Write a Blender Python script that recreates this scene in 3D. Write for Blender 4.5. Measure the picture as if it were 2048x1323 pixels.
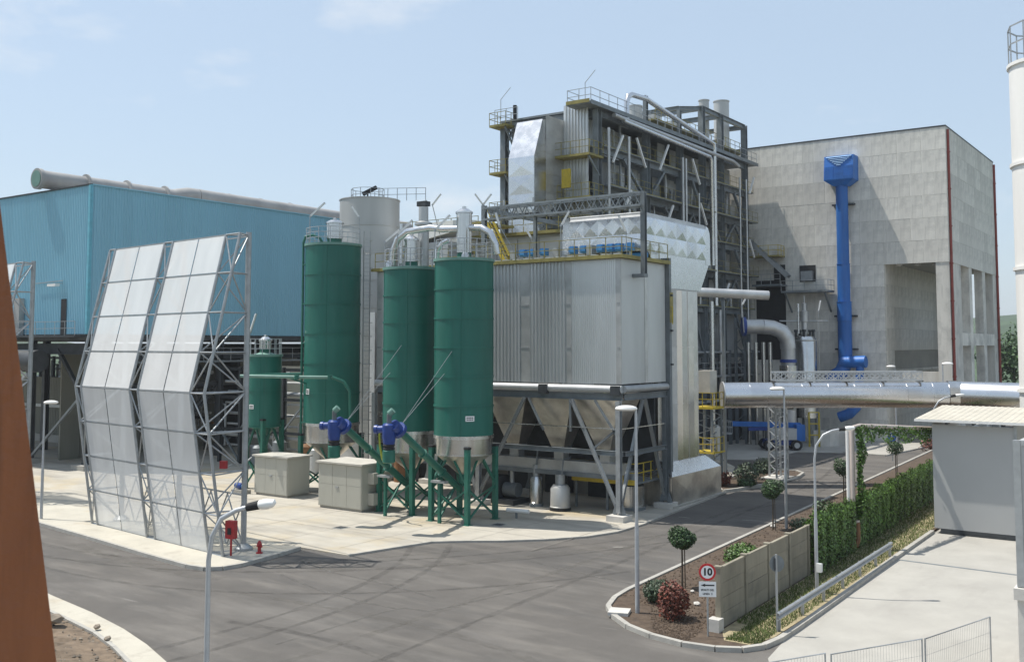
import bpy, math, random
from mathutils import Vector, Matrix
random.seed(7)
R = math.radians
scene = bpy.context.scene
COL = scene.collection
for _o in list(bpy.data.objects): bpy.data.objects.remove(_o)

# ------------------------------------------------------------ camera
# X runs right along the plant fronts, Y runs away along the road, camera 10 m up
cam_d = bpy.data.cameras.new('camera')
cam = bpy.data.objects.new('camera', cam_d); COL.objects.link(cam)
cam_d.sensor_width = 36.0
cam_d.lens = 36.0 * 2010 / 2048
cam_d.shift_y = -106.5 / 2048
cam_d.clip_start = 0.1
cam_d.clip_end = 9000
cam.location = (0, 0, 10)
cam.rotation_euler = (R(90 + 3.842), 0, R(35.4))
scene.camera = cam
cam_d.dof.use_dof = True; cam_d.dof.focus_distance = 62; cam_d.dof.aperture_fstop = 11

# ------------------------------------------------------------ sky, sun, exposure
SUN_DIR = Vector((0.43, 0.15, -1.0)).normalized()
sun_el = math.asin(-SUN_DIR.z)
w = bpy.data.worlds.new('World'); scene.world = w; w.use_nodes = True
nt = w.node_tree; nt.nodes.clear()
out = nt.nodes.new('ShaderNodeOutputWorld'); bg = nt.nodes.new('ShaderNodeBackground')
sky = nt.nodes.new('ShaderNodeTexSky'); sky.sky_type = 'NISHITA'; sky.sun_disc = False
sky.sun_elevation = sun_el; sky.sun_rotation = math.atan2(-SUN_DIR.x, -SUN_DIR.y)
sky.air_density = 1.15; sky.dust_density = 1.4; sky.ozone_density = 1.3; sky.altitude = 100
# thin summer cloud, by direction in the sky
tc = nt.nodes.new('ShaderNodeTexCoord')
mp = nt.nodes.new('ShaderNodeMapping'); mp.inputs['Scale'].default_value = (1, 1, 2.6)
mp.inputs['Location'].default_value = (9.1, 3.3, 7.7)
n1 = nt.nodes.new('ShaderNodeTexNoise'); n1.inputs['Scale'].default_value = 3.4
n1.inputs['Detail'].default_value = 7; n1.inputs['Roughness'].default_value = 0.58
cr = nt.nodes.new('ShaderNodeValToRGB')
cr.color_ramp.elements[0].position = 0.57; cr.color_ramp.elements[0].color = (0, 0, 0, 1)
cr.color_ramp.elements[1].position = 0.80; cr.color_ramp.elements[1].color = (1, 1, 1, 1)
mx = nt.nodes.new('ShaderNodeMixRGB'); mx.inputs[2].default_value = (6.0, 6.2, 6.4, 1)
ml = nt.nodes.new('ShaderNodeMath'); ml.operation = 'MULTIPLY'; ml.inputs[1].default_value = 0.9
L = nt.links.new
L(tc.outputs['Generated'], mp.inputs[0]); L(mp.outputs[0], n1.inputs['Vector']); L(n1.outputs[0], cr.inputs[0])
L(cr.outputs[0], ml.inputs[0]); L(ml.outputs[0], mx.inputs[0]); 
vl = nt.nodes.new('ShaderNodeMixRGB'); vl.inputs[0].default_value = 0.62; vl.inputs[2].default_value = (4.1, 5.0, 6.0, 1)   # even summer haze
L(sky.outputs[0], vl.inputs[1]); L(vl.outputs[0], mx.inputs[1])
L(mx.outputs[0], bg.inputs[0]); L(bg.outputs[0], out.inputs[0])
bg.inputs[1].default_value = 0.110
sd = bpy.data.lights.new('sun', 'SUN'); sd.energy = 4.0; sd.angle = R(0.5); sd.color = (1.0, 0.955, 0.88)
so = bpy.data.objects.new('sun', sd); COL.objects.link(so)
so.rotation_euler = SUN_DIR.to_track_quat('-Z', 'Y').to_euler(); so.location = (-40, 10, 80)
vs = scene.view_settings
vs.view_transform = 'Standard'; vs.look = 'None'; vs.gamma = 1; vs.exposure = 0.46; vs.use_curve_mapping = False
scene.render.engine = 'CYCLES'
scene.cycles.max_bounces = 8; scene.cycles.transparent_max_bounces = 12

# ------------------------------------------------------------ mesh helpers
class MB:
    """collects faces in world coordinates; build() links them as one mesh object"""
    def __init__(s): s.v = []; s.f = []
    def add(s, vs, fs):
        n = len(s.v); s.v += [tuple(p) for p in vs]; s.f += [tuple(i + n for i in q) for q in fs]; return s
    def box(s, x0, x1, y0, y1, z0, z1):
        return s.add([(x0,y0,z0),(x1,y0,z0),(x1,y1,z0),(x0,y1,z0),(x0,y0,z1),(x1,y0,z1),(x1,y1,z1),(x0,y1,z1)],
                     [(3,2,1,0),(4,5,6,7),(0,1,5,4),(1,2,6,5),(2,3,7,6),(3,0,4,7)])
    def cbox(s, c, sz, rz=0):
        q = len(s.v); s.box(-sz[0]/2, sz[0]/2, -sz[1]/2, sz[1]/2, 0, sz[2])
        m = Matrix.Translation(c) @ Matrix.Rotation(rz, 4, 'Z')
        for i in range(q, len(s.v)): s.v[i] = tuple(m @ Vector(s.v[i]))
        return s
    def frame(s, p0, p1):
        p0, p1 = Vector(p0), Vector(p1); d = (p1 - p0).normalized()
        u = Vector((0,0,1)) if abs(d.z) < 0.95 else Vector((0,1,0))
        a = d.cross(u).normalized(); b = a.cross(d).normalized()
        return p0, p1, a, b
    def bar(s, p0, p1, w, h=None):
        h = h or w; p0, p1, a, b = s.frame(p0, p1); vs = []
        for p in (p0, p1):
            for sa, sb in ((-1,-1),(1,-1),(1,1),(-1,1)): vs.append(p + a*sa*w/2 + b*sb*h/2)
        return s.add(vs, [(0,1,2,3),(7,6,5,4),(0,4,5,1),(1,5,6,2),(2,6,7,3),(3,7,4,0)])
    def ibeam(s, p0, p1, d, b=None, t=None):
        b = b or d; t = t or d*0.09; p0, p1, a, c = s.frame(p0, p1)
        for off in (-1, 1): s.bar(p0 + c*off*(d-t)/2, p1 + c*off*(d-t)/2, b, t)
        s.bar(p0, p1, t, d - 2*t - 0.002); return s
    def tube(s, pts, r, seg=8, caps=True):
        pts = [Vector(p) for p in pts]; rings = []; a = None
        for i, p in enumerate(pts):
            if i == 0: d = pts[1] - p
            elif i == len(pts)-1: d = p - pts[i-1]
            else: d = (pts[i+1]-p).normalized() + (p-pts[i-1]).normalized()
            d.normalize()
            if a is None:
                u = Vector((0,0,1)) if abs(d.z) < 0.9 else Vector((1,0,0)); a = d.cross(u).normalized()
            else: a = (a - d*a.dot(d)).normalized()
            b = d.cross(a); k = r[i] if isinstance(r, (list, tuple)) else r
            if 0 < i < len(pts)-1:
                c = max(0.5, d.dot((p-pts[i-1]).normalized())); k2 = k / c if c < .98 else k
            else: k2 = k
            rings.append([p + (a*math.cos(2*math.pi*j/seg) + b*math.sin(2*math.pi*j/seg))*(k if i in (0,len(pts)-1) else min(k2,k*1.15)) for j in range(seg)])
        fs = []
        for i in range(len(pts)-1):
            for j in range(seg):
                k = (j+1) % seg; fs.append((i*seg+j, i*seg+k, (i+1)*seg+k, (i+1)*seg+j))
        if caps: fs += [tuple(range(seg))[::-1], tuple((len(pts)-1)*seg+j for j in range(seg))]
        return s.add([q for g in rings for q in g], fs)
    def lathe(s, cx, cy, prof, seg=32, a0=0, a1=2*math.pi, cap=True):
        full = abs(a1-a0-2*math.pi) < 1e-6; n = seg if full else seg+1; vs = []; fs = []
        for r, zz in prof:
            for j in range(n):
                t = a0 + (a1-a0)*j/seg; vs.append((cx+r*math.cos(t), cy+r*math.sin(t), zz))
        for i in range(len(prof)-1):
            for j in range(seg):
                k = (j+1) % n; fs.append((i*n+j, i*n+k, (i+1)*n+k, (i+1)*n+j))
        if cap and full:
            if prof[0][0] > .001: fs.append(tuple(range(n))[::-1])
            if prof[-1][0] > .001: fs.append(tuple((len(prof)-1)*n+j for j in range(n)))
        return s.add(vs, fs)
    def ring(s, cx, cy, zz, r, w, h, seg=32, a0=0, a1=2*math.pi):
        return s.lathe(cx, cy, [(r,zz-h/2),(r+w,zz-h/2),(r+w,zz+h/2),(r,zz+h/2)], seg, a0, a1, cap=False)
    def prism(s, pts, z0, z1):
        n = len(pts)
        return s.add([(x,y,z0) for x,y in pts]+[(x,y,z1) for x,y in pts],
                     [tuple(range(n))[::-1], tuple(range(n,2*n))]+[(i,(i+1)%n,n+(i+1)%n,n+i) for i in range(n)])
    def extr(s, pts, d):
        """closed polygon of 3-D points pushed along d"""
        n = len(pts); d = Vector(d); pts = [Vector(p) for p in pts]
        return s.add(pts + [p+d for p in pts], [tuple(range(n))[::-1], tuple(range(n,2*n))]+[(i,(i+1)%n,n+(i+1)%n,n+i) for i in range(n)])
    def frustum(s, a, za, b, zb):
        """a, b = (x0,x1,y0,y1)"""
        vs = [(a[0],a[2],za),(a[1],a[2],za),(a[1],a[3],za),(a[0],a[3],za),(b[0],b[2],zb),(b[1],b[2],zb),(b[1],b[3],zb),(b[0],b[3],zb)]
        return s.add(vs, [(3,2,1,0),(4,5,6,7),(0,1,5,4),(1,2,6,5),(2,3,7,6),(3,0,4,7)])
    def build(s, name, mat, parent=None, smooth=None, kind=None, label=None):
        me = bpy.data.meshes.new(name)
        if parent is not None: o0 = ORG[parent.name]
        else:
            xs = [p[0] for p in s.v]; ys = [p[1] for p in s.v]; zs = [p[2] for p in s.v]
            o0 = Vector(((min(xs)+max(xs))/2, (min(ys)+max(ys))/2, min(zs)))
        me.from_pydata([(p[0]-o0.x, p[1]-o0.y, p[2]-o0.z) for p in s.v], [], s.f)
        me.materials.append(MAT[mat] if isinstance(mat, str) else mat)
        if smooth:
            me.polygons.foreach_set('use_smooth', [True]*len(me.polygons))
            me.set_sharp_from_angle(angle=R(smooth if smooth > 1 else 38))
        o = bpy.data.objects.new(name, me); COL.objects.link(o)
        if parent is not None: o.parent = parent
        else: o.location = o0
        ORG[o.name] = o0
        if kind: o['kind'] = kind
        if label: o['label'] = label
        return o
ORG = {}
MAT = {}
def thing(name, label, cat, loc, group=None):
    o = bpy.data.objects.new(name, None); COL.objects.link(o); o.location = loc; o.empty_display_size = .3
    ORG[o.name] = Vector(loc); o['label'] = label; o['category'] = cat
    if group: o['group'] = group
    return o
def tag(o, label, cat, group=None):
    o['label'] = label; o['category'] = cat
    if group: o['group'] = group
    return o
def dup(root, loc, label, rz=None, sc=None):
    def cp(o, par):
        c = o.copy(); COL.objects.link(c); c.parent = par
        for ch in o.children: cp(ch, c)
        return c
    c = cp(root, None); c.location = loc; ORG[c.name] = Vector(loc)
    if rz is not None: c.rotation_euler = (0, 0, rz)
    if sc: c.scale = (sc, sc, sc)
    c['label'] = label
    return c
def share(src, parent, loc_world, rz=0, name=None, scale=None):
    """another child that shares the mesh of src"""
    o = bpy.data.objects.new(name or src.name.split('.')[0], src.data); COL.objects.link(o); o.parent = parent
    o.location = Vector(loc_world) - ORG[parent.name]; o.rotation_euler = (0,0,rz)
    if scale: o.scale = scale
    return o
def railing(mb, pts, h=1.1, step=1.5, r=.022, mids=(.55,)):
    """posts and rails along a polyline at floor level"""
    p_first = True; closed = (Vector(pts[0])-Vector(pts[-1])).length < 1e-6
    def last_seg(p, q): return (Vector(pts[-1])-q).length < 1e-6 and (Vector(pts[-2])-p).length < 1e-6
    for p, q in zip(pts[:-1], pts[1:]):
        p, q = Vector(p), Vector(q); n = max(1, round((q-p).length/step))
        for i in range(0 if p_first else 1, n+1):
            if closed and last_seg(p,q) and i == n: continue
            c = p + (q-p)*i/n; mb.bar(c, c+Vector((0,0,h)), r*2)
        p_first = False
        for zz in (h,)+tuple(mids): mb.bar(p+Vector((0,0,zz)), q+Vector((0,0,zz)), r*2)
def lattice(mb, a, b, d, n, t):
    """zigzag web between chord a->a' and chord b->b' ; a,b are (start,end)"""
    a0,a1 = Vector(a[0]),Vector(a[1]); b0,b1 = Vector(b[0]),Vector(b[1])
    for i in range(n):
        p = a0+(a1-a0)*i/n; q = b0+(b1-b0)*(i+.5)/n; r_ = a0+(a1-a0)*(i+1)/n
        mb.bar(p,q,t); mb.bar(q,r_,t)
# ------------------------------------------------------------ materials
def mat(name, col, rough=.6, metal=0, var=.12, scale=2.0, bump=0, bscale=None, objr=0, streak=False, col2=None, spec=None, isl=0, detail=5, rvar=0):
    m = bpy.data.materials.new(name); m.use_nodes = True; t = m.node_tree; N = t.nodes; K = t.links.new
    b = N['Principled BSDF']; b.inputs['Roughness'].default_value = rough; b.inputs['Metallic'].default_value = metal
    if spec is not None: b.inputs['Specular IOR Level'].default_value = spec
    tc = N.new('ShaderNodeTexCoord'); mp = N.new('ShaderNodeMapping'); K(tc.outputs['Object'], mp.inputs[0])
    if streak: mp.inputs['Scale'].default_value = (1, 1, .12)
    n = N.new('ShaderNodeTexNoise'); n.inputs['Scale'].default_value = scale; n.inputs['Detail'].default_value = detail
    n.inputs['Roughness'].default_value = .6; K(mp.outputs[0], n.inputs['Vector'])
    r = N.new('ShaderNodeValToRGB'); r.color_ramp.elements[0].position = .33; r.color_ramp.elements[1].position = .68
    c2 = col2 or tuple(min(1, c*(1+var)) for c in col); c1 = tuple(c*(1-var) for c in col) if not col2 else col
    r.color_ramp.elements[0].color = (*c1, 1); r.color_ramp.elements[1].color = (*c2, 1)
    K(n.outputs[0], r.inputs[0]); last = r.outputs[0]
    def scaleby(src, amt, val):
        h = N.new('ShaderNodeHueSaturation'); mr = N.new('ShaderNodeMapRange')
        mr.inputs[3].default_value = 1-amt; mr.inputs[4].default_value = 1+amt
        K(src, mr.inputs[0]); K(mr.outputs[0], h.inputs['Value']); K(val, h.inputs['Color']); return h.outputs[0]
    if objr:
        oi = N.new('ShaderNodeObjectInfo'); last = scaleby(oi.outputs['Random'], objr, last)
    if isl:
        g = N.new('ShaderNodeNewGeometry'); last = scaleby(g.outputs['Random Per Island'], isl, last)
    K(last, b.inputs['Base Color'])
    if rvar:
        mr = N.new('ShaderNodeMapRange'); mr.inputs[3].default_value = max(.02, rough-rvar); mr.inputs[4].default_value = rough+rvar
        K(n.outputs[0], mr.inputs[0]); K(mr.outputs[0], b.inputs['Roughness'])
    if bump:
        n2 = N.new('ShaderNodeTexNoise'); n2.inputs['Scale'].default_value = bscale or scale*8; n2.inputs['Detail'].default_value = 4
        K(tc.outputs['Object'], n2.inputs['Vector'])
        bp = N.new('ShaderNodeBump'); bp.inputs['Strength'].default_value = bump; bp.inputs['Distance'].default_value = .05
        K(n2.outputs[0], bp.inputs['Height']); K(bp.outputs[0], b.inputs['Normal'])
    MAT[name] = m; return m
def layer(name, col, scale, lo, hi, sx=1, sy=1, rot=0, fac=1.0, w=0, sz=1):
    """a further stain/wear layer over a material's base colour"""
    m = MAT[name]; t = m.node_tree; N = t.nodes; K = t.links.new; b = N['Principled BSDF']
    src = b.inputs['Base Color'].links[0].from_socket
    tc = N.new('ShaderNodeTexCoord'); mp = N.new('ShaderNodeMapping'); mp.inputs['Scale'].default_value = (sx, sy, sz)
    mp.inputs['Rotation'].default_value = (0,0,rot); mp.inputs['Location'].default_value = (w,w*1.7,w)
    K(tc.outputs['Object'], mp.inputs[0]); n = N.new('ShaderNodeTexNoise'); n.inputs['Scale'].default_value = scale
    n.inputs['Detail'].default_value = 6; n.inputs['Roughness'].default_value = .62; K(mp.outputs[0], n.inputs['Vector'])
    mr = N.new('ShaderNodeMapRange'); mr.inputs[1].default_value = lo; mr.inputs[2].default_value = hi; mr.inputs[4].default_value = fac
    K(n.outputs[0], mr.inputs[0]); mx = N.new('ShaderNodeMixRGB'); mx.inputs[2].default_value = (*col,1)
    K(mr.outputs[0], mx.inputs[0]); K(src, mx.inputs[1]); K(mx.outputs[0], b.inputs['Base Color'])
mat('asphalt', (.101,.092,.082), .9, var=.16, scale=.35, bump=.25, bscale=30)
layer('asphalt', (.17,.158,.142), .16, .50, .74, sx=1, sy=3.0, rot=.3, fac=.8)
layer('asphalt', (.062,.060,.058), .11, .52, .75, sx=.5, sy=2.4, rot=-.35, fac=.75, w=5)
layer('asphalt', (.26,.245,.22), 1.3, .66, .78, sx=.25, sy=2.5, rot=.25, fac=.6, w=9)
layer('asphalt', (.05,.047,.044), 26, .52, .62, fac=.35, w=2)
layer('asphalt', (.22,.205,.185), 34, .60, .68, fac=.45, w=21)
layer('asphalt', (.17,.155,.135), .55, .52, .72, sx=.35, sy=1.6, rot=.6, fac=.55, w=31)
mat('apron', (.42,.39,.33), .85, var=.1, scale=.4, bump=.12, bscale=18)
layer('apron', (.30,.275,.235), .22, .48, .72, sx=1, sy=2.2, rot=.2, fac=.75)
layer('apron', (.43,.33,.17), .2, .50, .70, fac=.6, w=13)
layer('apron', (.24,.22,.19), .5, .52, .70, sx=.3, sy=1.8, rot=.35, fac=.55, w=17)
layer('apron', (.17,.155,.14), .9, .64, .80, sx=.3, sy=2, rot=.5, fac=.55, w=3)
mat('walk', (.45,.42,.35), .85, var=.08, scale=.5, bump=.1, bscale=20)
layer('walk', (.40,.30,.17), .35, .56, .75, fac=.55, w=2)
layer('walk', (.26,.23,.185), 1.4, .55, .75, fac=.6, w=6)
layer('walk', (.19,.17,.14), 4, .62, .78, fac=.5, w=16)
mat('kerb', (.36,.345,.31), .85, var=.13, scale=2.5, bump=.15)
mat('yard', (.36,.345,.31), .88, var=.08, scale=.5, bump=.12, bscale=20)
layer('yard', (.27,.255,.23), .3, .52, .75, sx=2, sy=.6, fac=.6)
layer('yard', (.20,.19,.17), 1.1, .64, .82, sx=1.5, sy=.4, rot=.4, fac=.5, w=4)
mat('soil', (.058,.040,.027), .95, col2=(.105,.074,.05), scale=3, bump=.7, bscale=9)
mat('rubble', (.16,.118,.08), .95, var=.3, scale=2, bump=.7, bscale=7)
mat('stone', (.24,.20,.155), .9, var=.25, scale=3, objr=.2, isl=.35, bump=.2)
mat('ground', (.07,.09,.035), .95, var=.3, scale=.05, bump=.2)
mat('grass', (.095,.13,.032), .8, var=.25, scale=1.5, isl=.4)
mat('litter', (.30,.25,.15), .9, var=.25, scale=2, isl=.4)
mat('concrete', (.66,.635,.575), .85, var=.14, scale=1.1, streak=True, bump=.2, bscale=8, objr=.10)
layer('concrete', (.36,.352,.325), .5, .47, .68, fac=.75)
layer('concrete', (.62,.605,.56), 2.2, .55, .75, sz=.15, fac=.6, w=3)
layer('concrete', (.30,.29,.265), 3.5, .58, .78, sz=.1, fac=.55, w=11)
layer('concrete', (.33,.30,.25), 1.5, .60, .82, fac=.45, w=7)
mat('concrete_core', (.34,.325,.29), .9, var=.1, scale=.5)
mat('block', (.52,.50,.46), .85, var=.1, scale=1.2, bump=.1)
mat('precast', (.255,.23,.175), .9, var=.18, scale=1.3, bump=.15, objr=.1, streak=True)
layer('precast', (.12,.115,.095), .9, .53, .75, fac=.7)
mat('bluecl', (.25,.485,.595), .42, var=.05, scale=.15, objr=.03, streak=True, spec=.4)
mat('bluetrim', (.13,.40,.50), .5)
mat('green', (.012,.122,.092), .45, var=.14, scale=.7, objr=.05, streak=True, spec=.42)
layer('green', (.045,.165,.13), 1.6, .55, .80, sz=.1, fac=.5)
layer('green', (.010,.075,.055), 3.2, .56, .78, sz=.06, fac=.6, w=5)
layer('green', (.10,.12,.085), 5, .66, .84, sz=.05, fac=.5, w=8)
mat('greensteel', (.014,.125,.088), .45, var=.15, scale=2)
mat('greentop', (.13,.25,.21), .55, var=.12, scale=2)
mat('alu', (.68,.68,.68), .27, 1, var=.07, scale=1.4, bump=.16, bscale=1.6, objr=.14, rvar=.10)
mat('alu_rib', (.60,.61,.605), .40, .65, var=.10, scale=.5, objr=.07, rvar=.1, streak=True)
mat('alu_dull', (.52,.52,.51), .47, .75, var=.14, scale=1, objr=.10, bump=.12, bscale=1.2, rvar=.12)
mat('stainless', (.58,.575,.56), .24, 1, var=.08, scale=1.2, rvar=.08, bump=.06, bscale=2)
mat('hopper', (.62,.585,.53), .32, .9, var=.22, scale=.9, rvar=.12, bump=.1, bscale=1.5)
mat('galv_bright', (.58,.59,.59), .5, .3, var=.1, scale=2)
mat('alu_pipe', (.66,.66,.665), .27, 1, var=.05, scale=.8, objr=.05, rvar=.06)
mat('galv', (.36,.375,.38), .5, .55, var=.12, scale=3)
mat('steel', (.17,.19,.20), .55, .2, var=.2, scale=1.2, objr=.12)
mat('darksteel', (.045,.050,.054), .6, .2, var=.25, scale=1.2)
mat('dark', (.016,.017,.018), .8, var=.2)
mat('casing', (.42,.43,.43), .5, .4, var=.15, scale=.6, objr=.15, streak=True)
mat('tankgrey', (.47,.47,.455), .5, .35, var=.1, scale=.4, objr=.06, streak=True)
mat('roofpipe', (.34,.335,.325), .6, .1, var=.15, scale=.5, objr=.05)
mat('yellow', (.48,.36,.03), .55, var=.15, scale=3)
mat('dullyellow', (.24,.205,.06), .6, var=.25, scale=2)
mat('blue', (.015,.125,.42), .5, var=.22, scale=.9, objr=.12, streak=True)
layer('blue', (.06,.17,.38), 2.5, .55, .8, sz=.2, fac=.5)
mat('blue_dark', (.012,.045,.22), .4, var=.15, scale=3)
mat('blue_act', (.045,.22,.50), .45, var=.12)
mat('red', (.34,.018,.022), .5, var=.15, scale=4)
mat('redpipe', (.24,.045,.032), .55, var=.15, scale=2)
mat('cab', (.40,.395,.345), .6, var=.05, scale=1.2, streak=True)
mat('cabtop', (.46,.44,.39), .7, var=.12, scale=1.5)
mat('shed', (.40,.405,.40), .55, var=.03, scale=.4, objr=.02)
mat('shedroof', (.47,.44,.37), .7, var=.1, scale=1)
mat('white', (.74,.735,.71), .5, var=.04, scale=2)
mat('whitesilo', (.78,.765,.73), .5, var=.05, scale=.6, streak=True)
mat('lampgrey', (.42,.435,.45), .45, .4, var=.08, scale=4)
mat('wood', (.19,.06,.021), .6, col2=(.29,.10,.036), scale=7, streak=True, bump=.25, bscale=22)
layer('wood', (.12,.042,.016), 16, .54, .72, sz=.05, fac=.7)
layer('wood', (.10,.035,.014), 9, .70, .76, sz=.6, fac=.8, w=3)
mat('bark', (.11,.085,.06), .9, var=.3, scale=6, bump=.3)
mat('leaf_top', (.036,.076,.022), .55, var=.3, scale=3, isl=.5)
mat('leaf_ivy', (.085,.155,.026), .55, var=.35, scale=.8, isl=.55)
mat('leaf_light', (.075,.145,.025), .55, var=.3, scale=1, isl=.45)
mat('leaf_olive', (.055,.085,.045), .6, var=.3, scale=1, isl=.4)
mat('leaf_red', (.15,.043,.026), .6, var=.4, scale=2, isl=.5)
mat('leaf_far', (.038,.080,.024), .7, var=.4, scale=.2, isl=.45)
mat('hillmat', (.045,.075,.035), .9, var=.35, scale=.03, bump=.6, bscale=.15)
mat('rubber', (.02,.02,.021), .85, var=.2)
mat('liftgrey', (.45,.45,.44), .5, var=.06)
mat('signblue', (.02,.10,.42), .4, var=.03)
mat('signred', (.55,.02,.025), .4, var=.03)
mat('signwhite', (.80,.80,.79), .4, var=.02)
mat('signblack', (.012,.014,.018), .5, var=.02)
mat('rust', (.20,.10,.045), .8, var=.3, scale=3)
mat('corr', (.20,.20,.165), .75, var=.12, scale=.6, objr=.08, streak=True)
mat('yelgreen', (.27,.33,.03), .5)
mat('pipepaint', (.42,.36,.32), .55, var=.1, scale=2)
# perforated white windbreak sheet: holes let part of the view and light through
m = mat('meshsheet', (.89,.885,.865), .6, var=.06, scale=1.1, objr=.05, streak=True)
t = m.node_tree; K = t.links.new; b = t.nodes['Principled BSDF']; o_ = t.nodes['Material Output']
tr = t.nodes.new('ShaderNodeBsdfTransparent'); tl = t.nodes.new('ShaderNodeBsdfTranslucent'); tl.inputs[0].default_value = (.78,.79,.80,1)
m1 = t.nodes.new('ShaderNodeMixShader'); m1.inputs[0].default_value = .10; m2 = t.nodes.new('ShaderNodeMixShader'); m2.inputs[0].default_value = .28
K(b.outputs[0], m1.inputs[1]); K(tl.outputs[0], m1.inputs[2]); K(m1.outputs[0], m2.inputs[1]); K(tr.outputs[0], m2.inputs[2]); K(m2.outputs[0], o_.inputs[0])
# fine welded fence mesh
m = mat('fencemesh', (.33,.34,.34), .5, .5)
t = m.node_tree; K = t.links.new; b = t.nodes['Principled BSDF']; o_ = t.nodes['Material Output']
tr = t.nodes.new('ShaderNodeBsdfTransparent'); m2 = t.nodes.new('ShaderNodeMixShader'); m2.inputs[0].default_value = .9
K(b.outputs[0], m2.inputs[1]); K(tr.outputs[0], m2.inputs[2]); K(m2.outputs[0], o_.inputs[0])
# ------------------------------------------------------------ ground, roads, pavements
def sheet(name, pts, z, m, kind='structure'):
    return MB().add([(x,y,z) for x,y in pts], [tuple(range(len(pts)))]).build(name, m, kind=kind)
sheet('ground', [(-3000,-800),(2500,-800),(2500,4000),(-3000,4000)], -.03, 'ground')
sheet('asphalt_road', [(-130,-30),(40,-30),(40,140),(-130,140)], 0, 'asphalt')
# concrete apron round the plant, a low step above the road
apron = [(-130,35.6),(-62,35.6),(-39.5,34.9),(-37.25,35.05),(-34.45,35.05),(-33.9,37.4),(-33.3,39.8),(-32.0,41.0),(-30.6,42.0),
         (-28.9,43.7),(-27.6,45.6),(-27.0,47.6),(-26.95,50.4),(-27.3,54),(-28.2,64.6),(-29.6,68.6),(-31.2,72.5),(-33.4,78.6),(-36.4,82.6),(-44,86),(-130,86)]
MB().prism(apron, -.02, .06).build('concrete_apron', 'apron', kind='structure')
# narrow lip of the apron along the road side
lip = MB()
edge = apron[4:16]
for p, q in zip(edge[:-1], edge[1:]): lip.bar((p[0],p[1],.05), (q[0],q[1],.05), .16, .10)
lip.build('apron_kerb', 'kerb', kind='structure')
# raised pavement under the windbreak, with kerb stones
pave = [(-130,31.9),(-62,31.6),(-54.2,31.05),(-47.5,30.2),(-41.8,29.4),(-38.6,29.05),(-37.5,29.15),(-36.95,29.7),(-36.8,30.6),(-37.1,33),(-37.45,34.75),(-39.5,34.85),(-62,35.55),(-130,35.55)]
pv = MB().prism(pave, -.02, .15).build('pavement', 'walk', kind='structure')
def kerb_run(parent, pts, w=.16, z0=0, z1=.17, step=1.0):
    pts = [Vector((x,y,0)) for x,y in pts]
    for p, q in zip(pts[:-1], pts[1:]):
        n = max(1, round((q-p).length/step))
        for i in range(n):
            a = p+(q-p)*(i+.006)/n; b = p+(q-p)*(i+1-.006)/n
            MB().bar(a+Vector((0,0,(z0+z1)/2)), b+Vector((0,0,(z0+z1)/2)), w, z1-z0).build('kerb_stone', 'kerb', parent)
kerb_run(pv, pave[1:11], step=1.6)
# pale concrete lot beyond the island, with its kerb
far = [(-60,104),(-33.3,93.6),(-29.5,94.6),(-25.5,94.3),(-24.6,105.4),(-22,118),(-22,160),(-60,160)]
MB().prism([(-44,86.2),(-36.6,83),(-34.2,84.5),(-33.6,88),(-33.3,93.0),(-29.5,94.6),(-25.6,94.3),(-24.4,105.4),(-23,150),(-70,150),(-70,86.2)], -.02, .05).build('concrete_lot', 'yard', kind='structure')
lk = MB()
for p, q in (((-29.5,94.6),(-25.6,94.3)),((-25.6,94.3),(-24.4,105.4)),((-24.4,105.4),(-23,150))): lk.bar((*p,.05),(*q,.05),.2,.16)
lk.build('lot_kerb','kerb',kind='structure')
# planting bed between road and boundary wall, grass verge on its far side
bedk = [(-23.3,104),(-22.0,76),(-21.3,60),(-20.45,41),(-20.25,36.6),(-20.05,35.2),(-19.6,33.9),(-18.8,32.9),(-17.7,32.0),(-16.5,31.45),(-15.2,31.2),(-14.1,31.35),(-13.35,31.75),(-12.9,32.5),(-12.75,33.6),(-12.75,35.2),(-12.85,40),(-13.1,49.2),(-13.25,57.4)]
bed = MB().prism(bedk+[(-13.6,104)], -.02, .10).build('planting_bed', 'soil', kind='structure')
kerb_run(bed, bedk, w=.2, z1=.16, step=1.0)
verge = MB().prism([(-14.75,33.4),(-14.2,32.3),(-13.3,32.3),(-12.95,33.6),(-12.95,40),(-13.2,49.2),(-13.35,57.2),(-14,75),(-16.1,75)], .06, .115)
verge = verge.build('verge', 'litter', kind='structure')
# concrete yard on the right
yd = [(-12.65,33.6),(-12.65,35.2),(-12.75,40),(-13.0,49.2),(-13.15,57.4),(-14,104),(60,104),(60,-10),(-9,-10),(-10.6,28),(-12.4,31.6)]
sheet('concrete_yard', yd, .004, 'yard')
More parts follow.
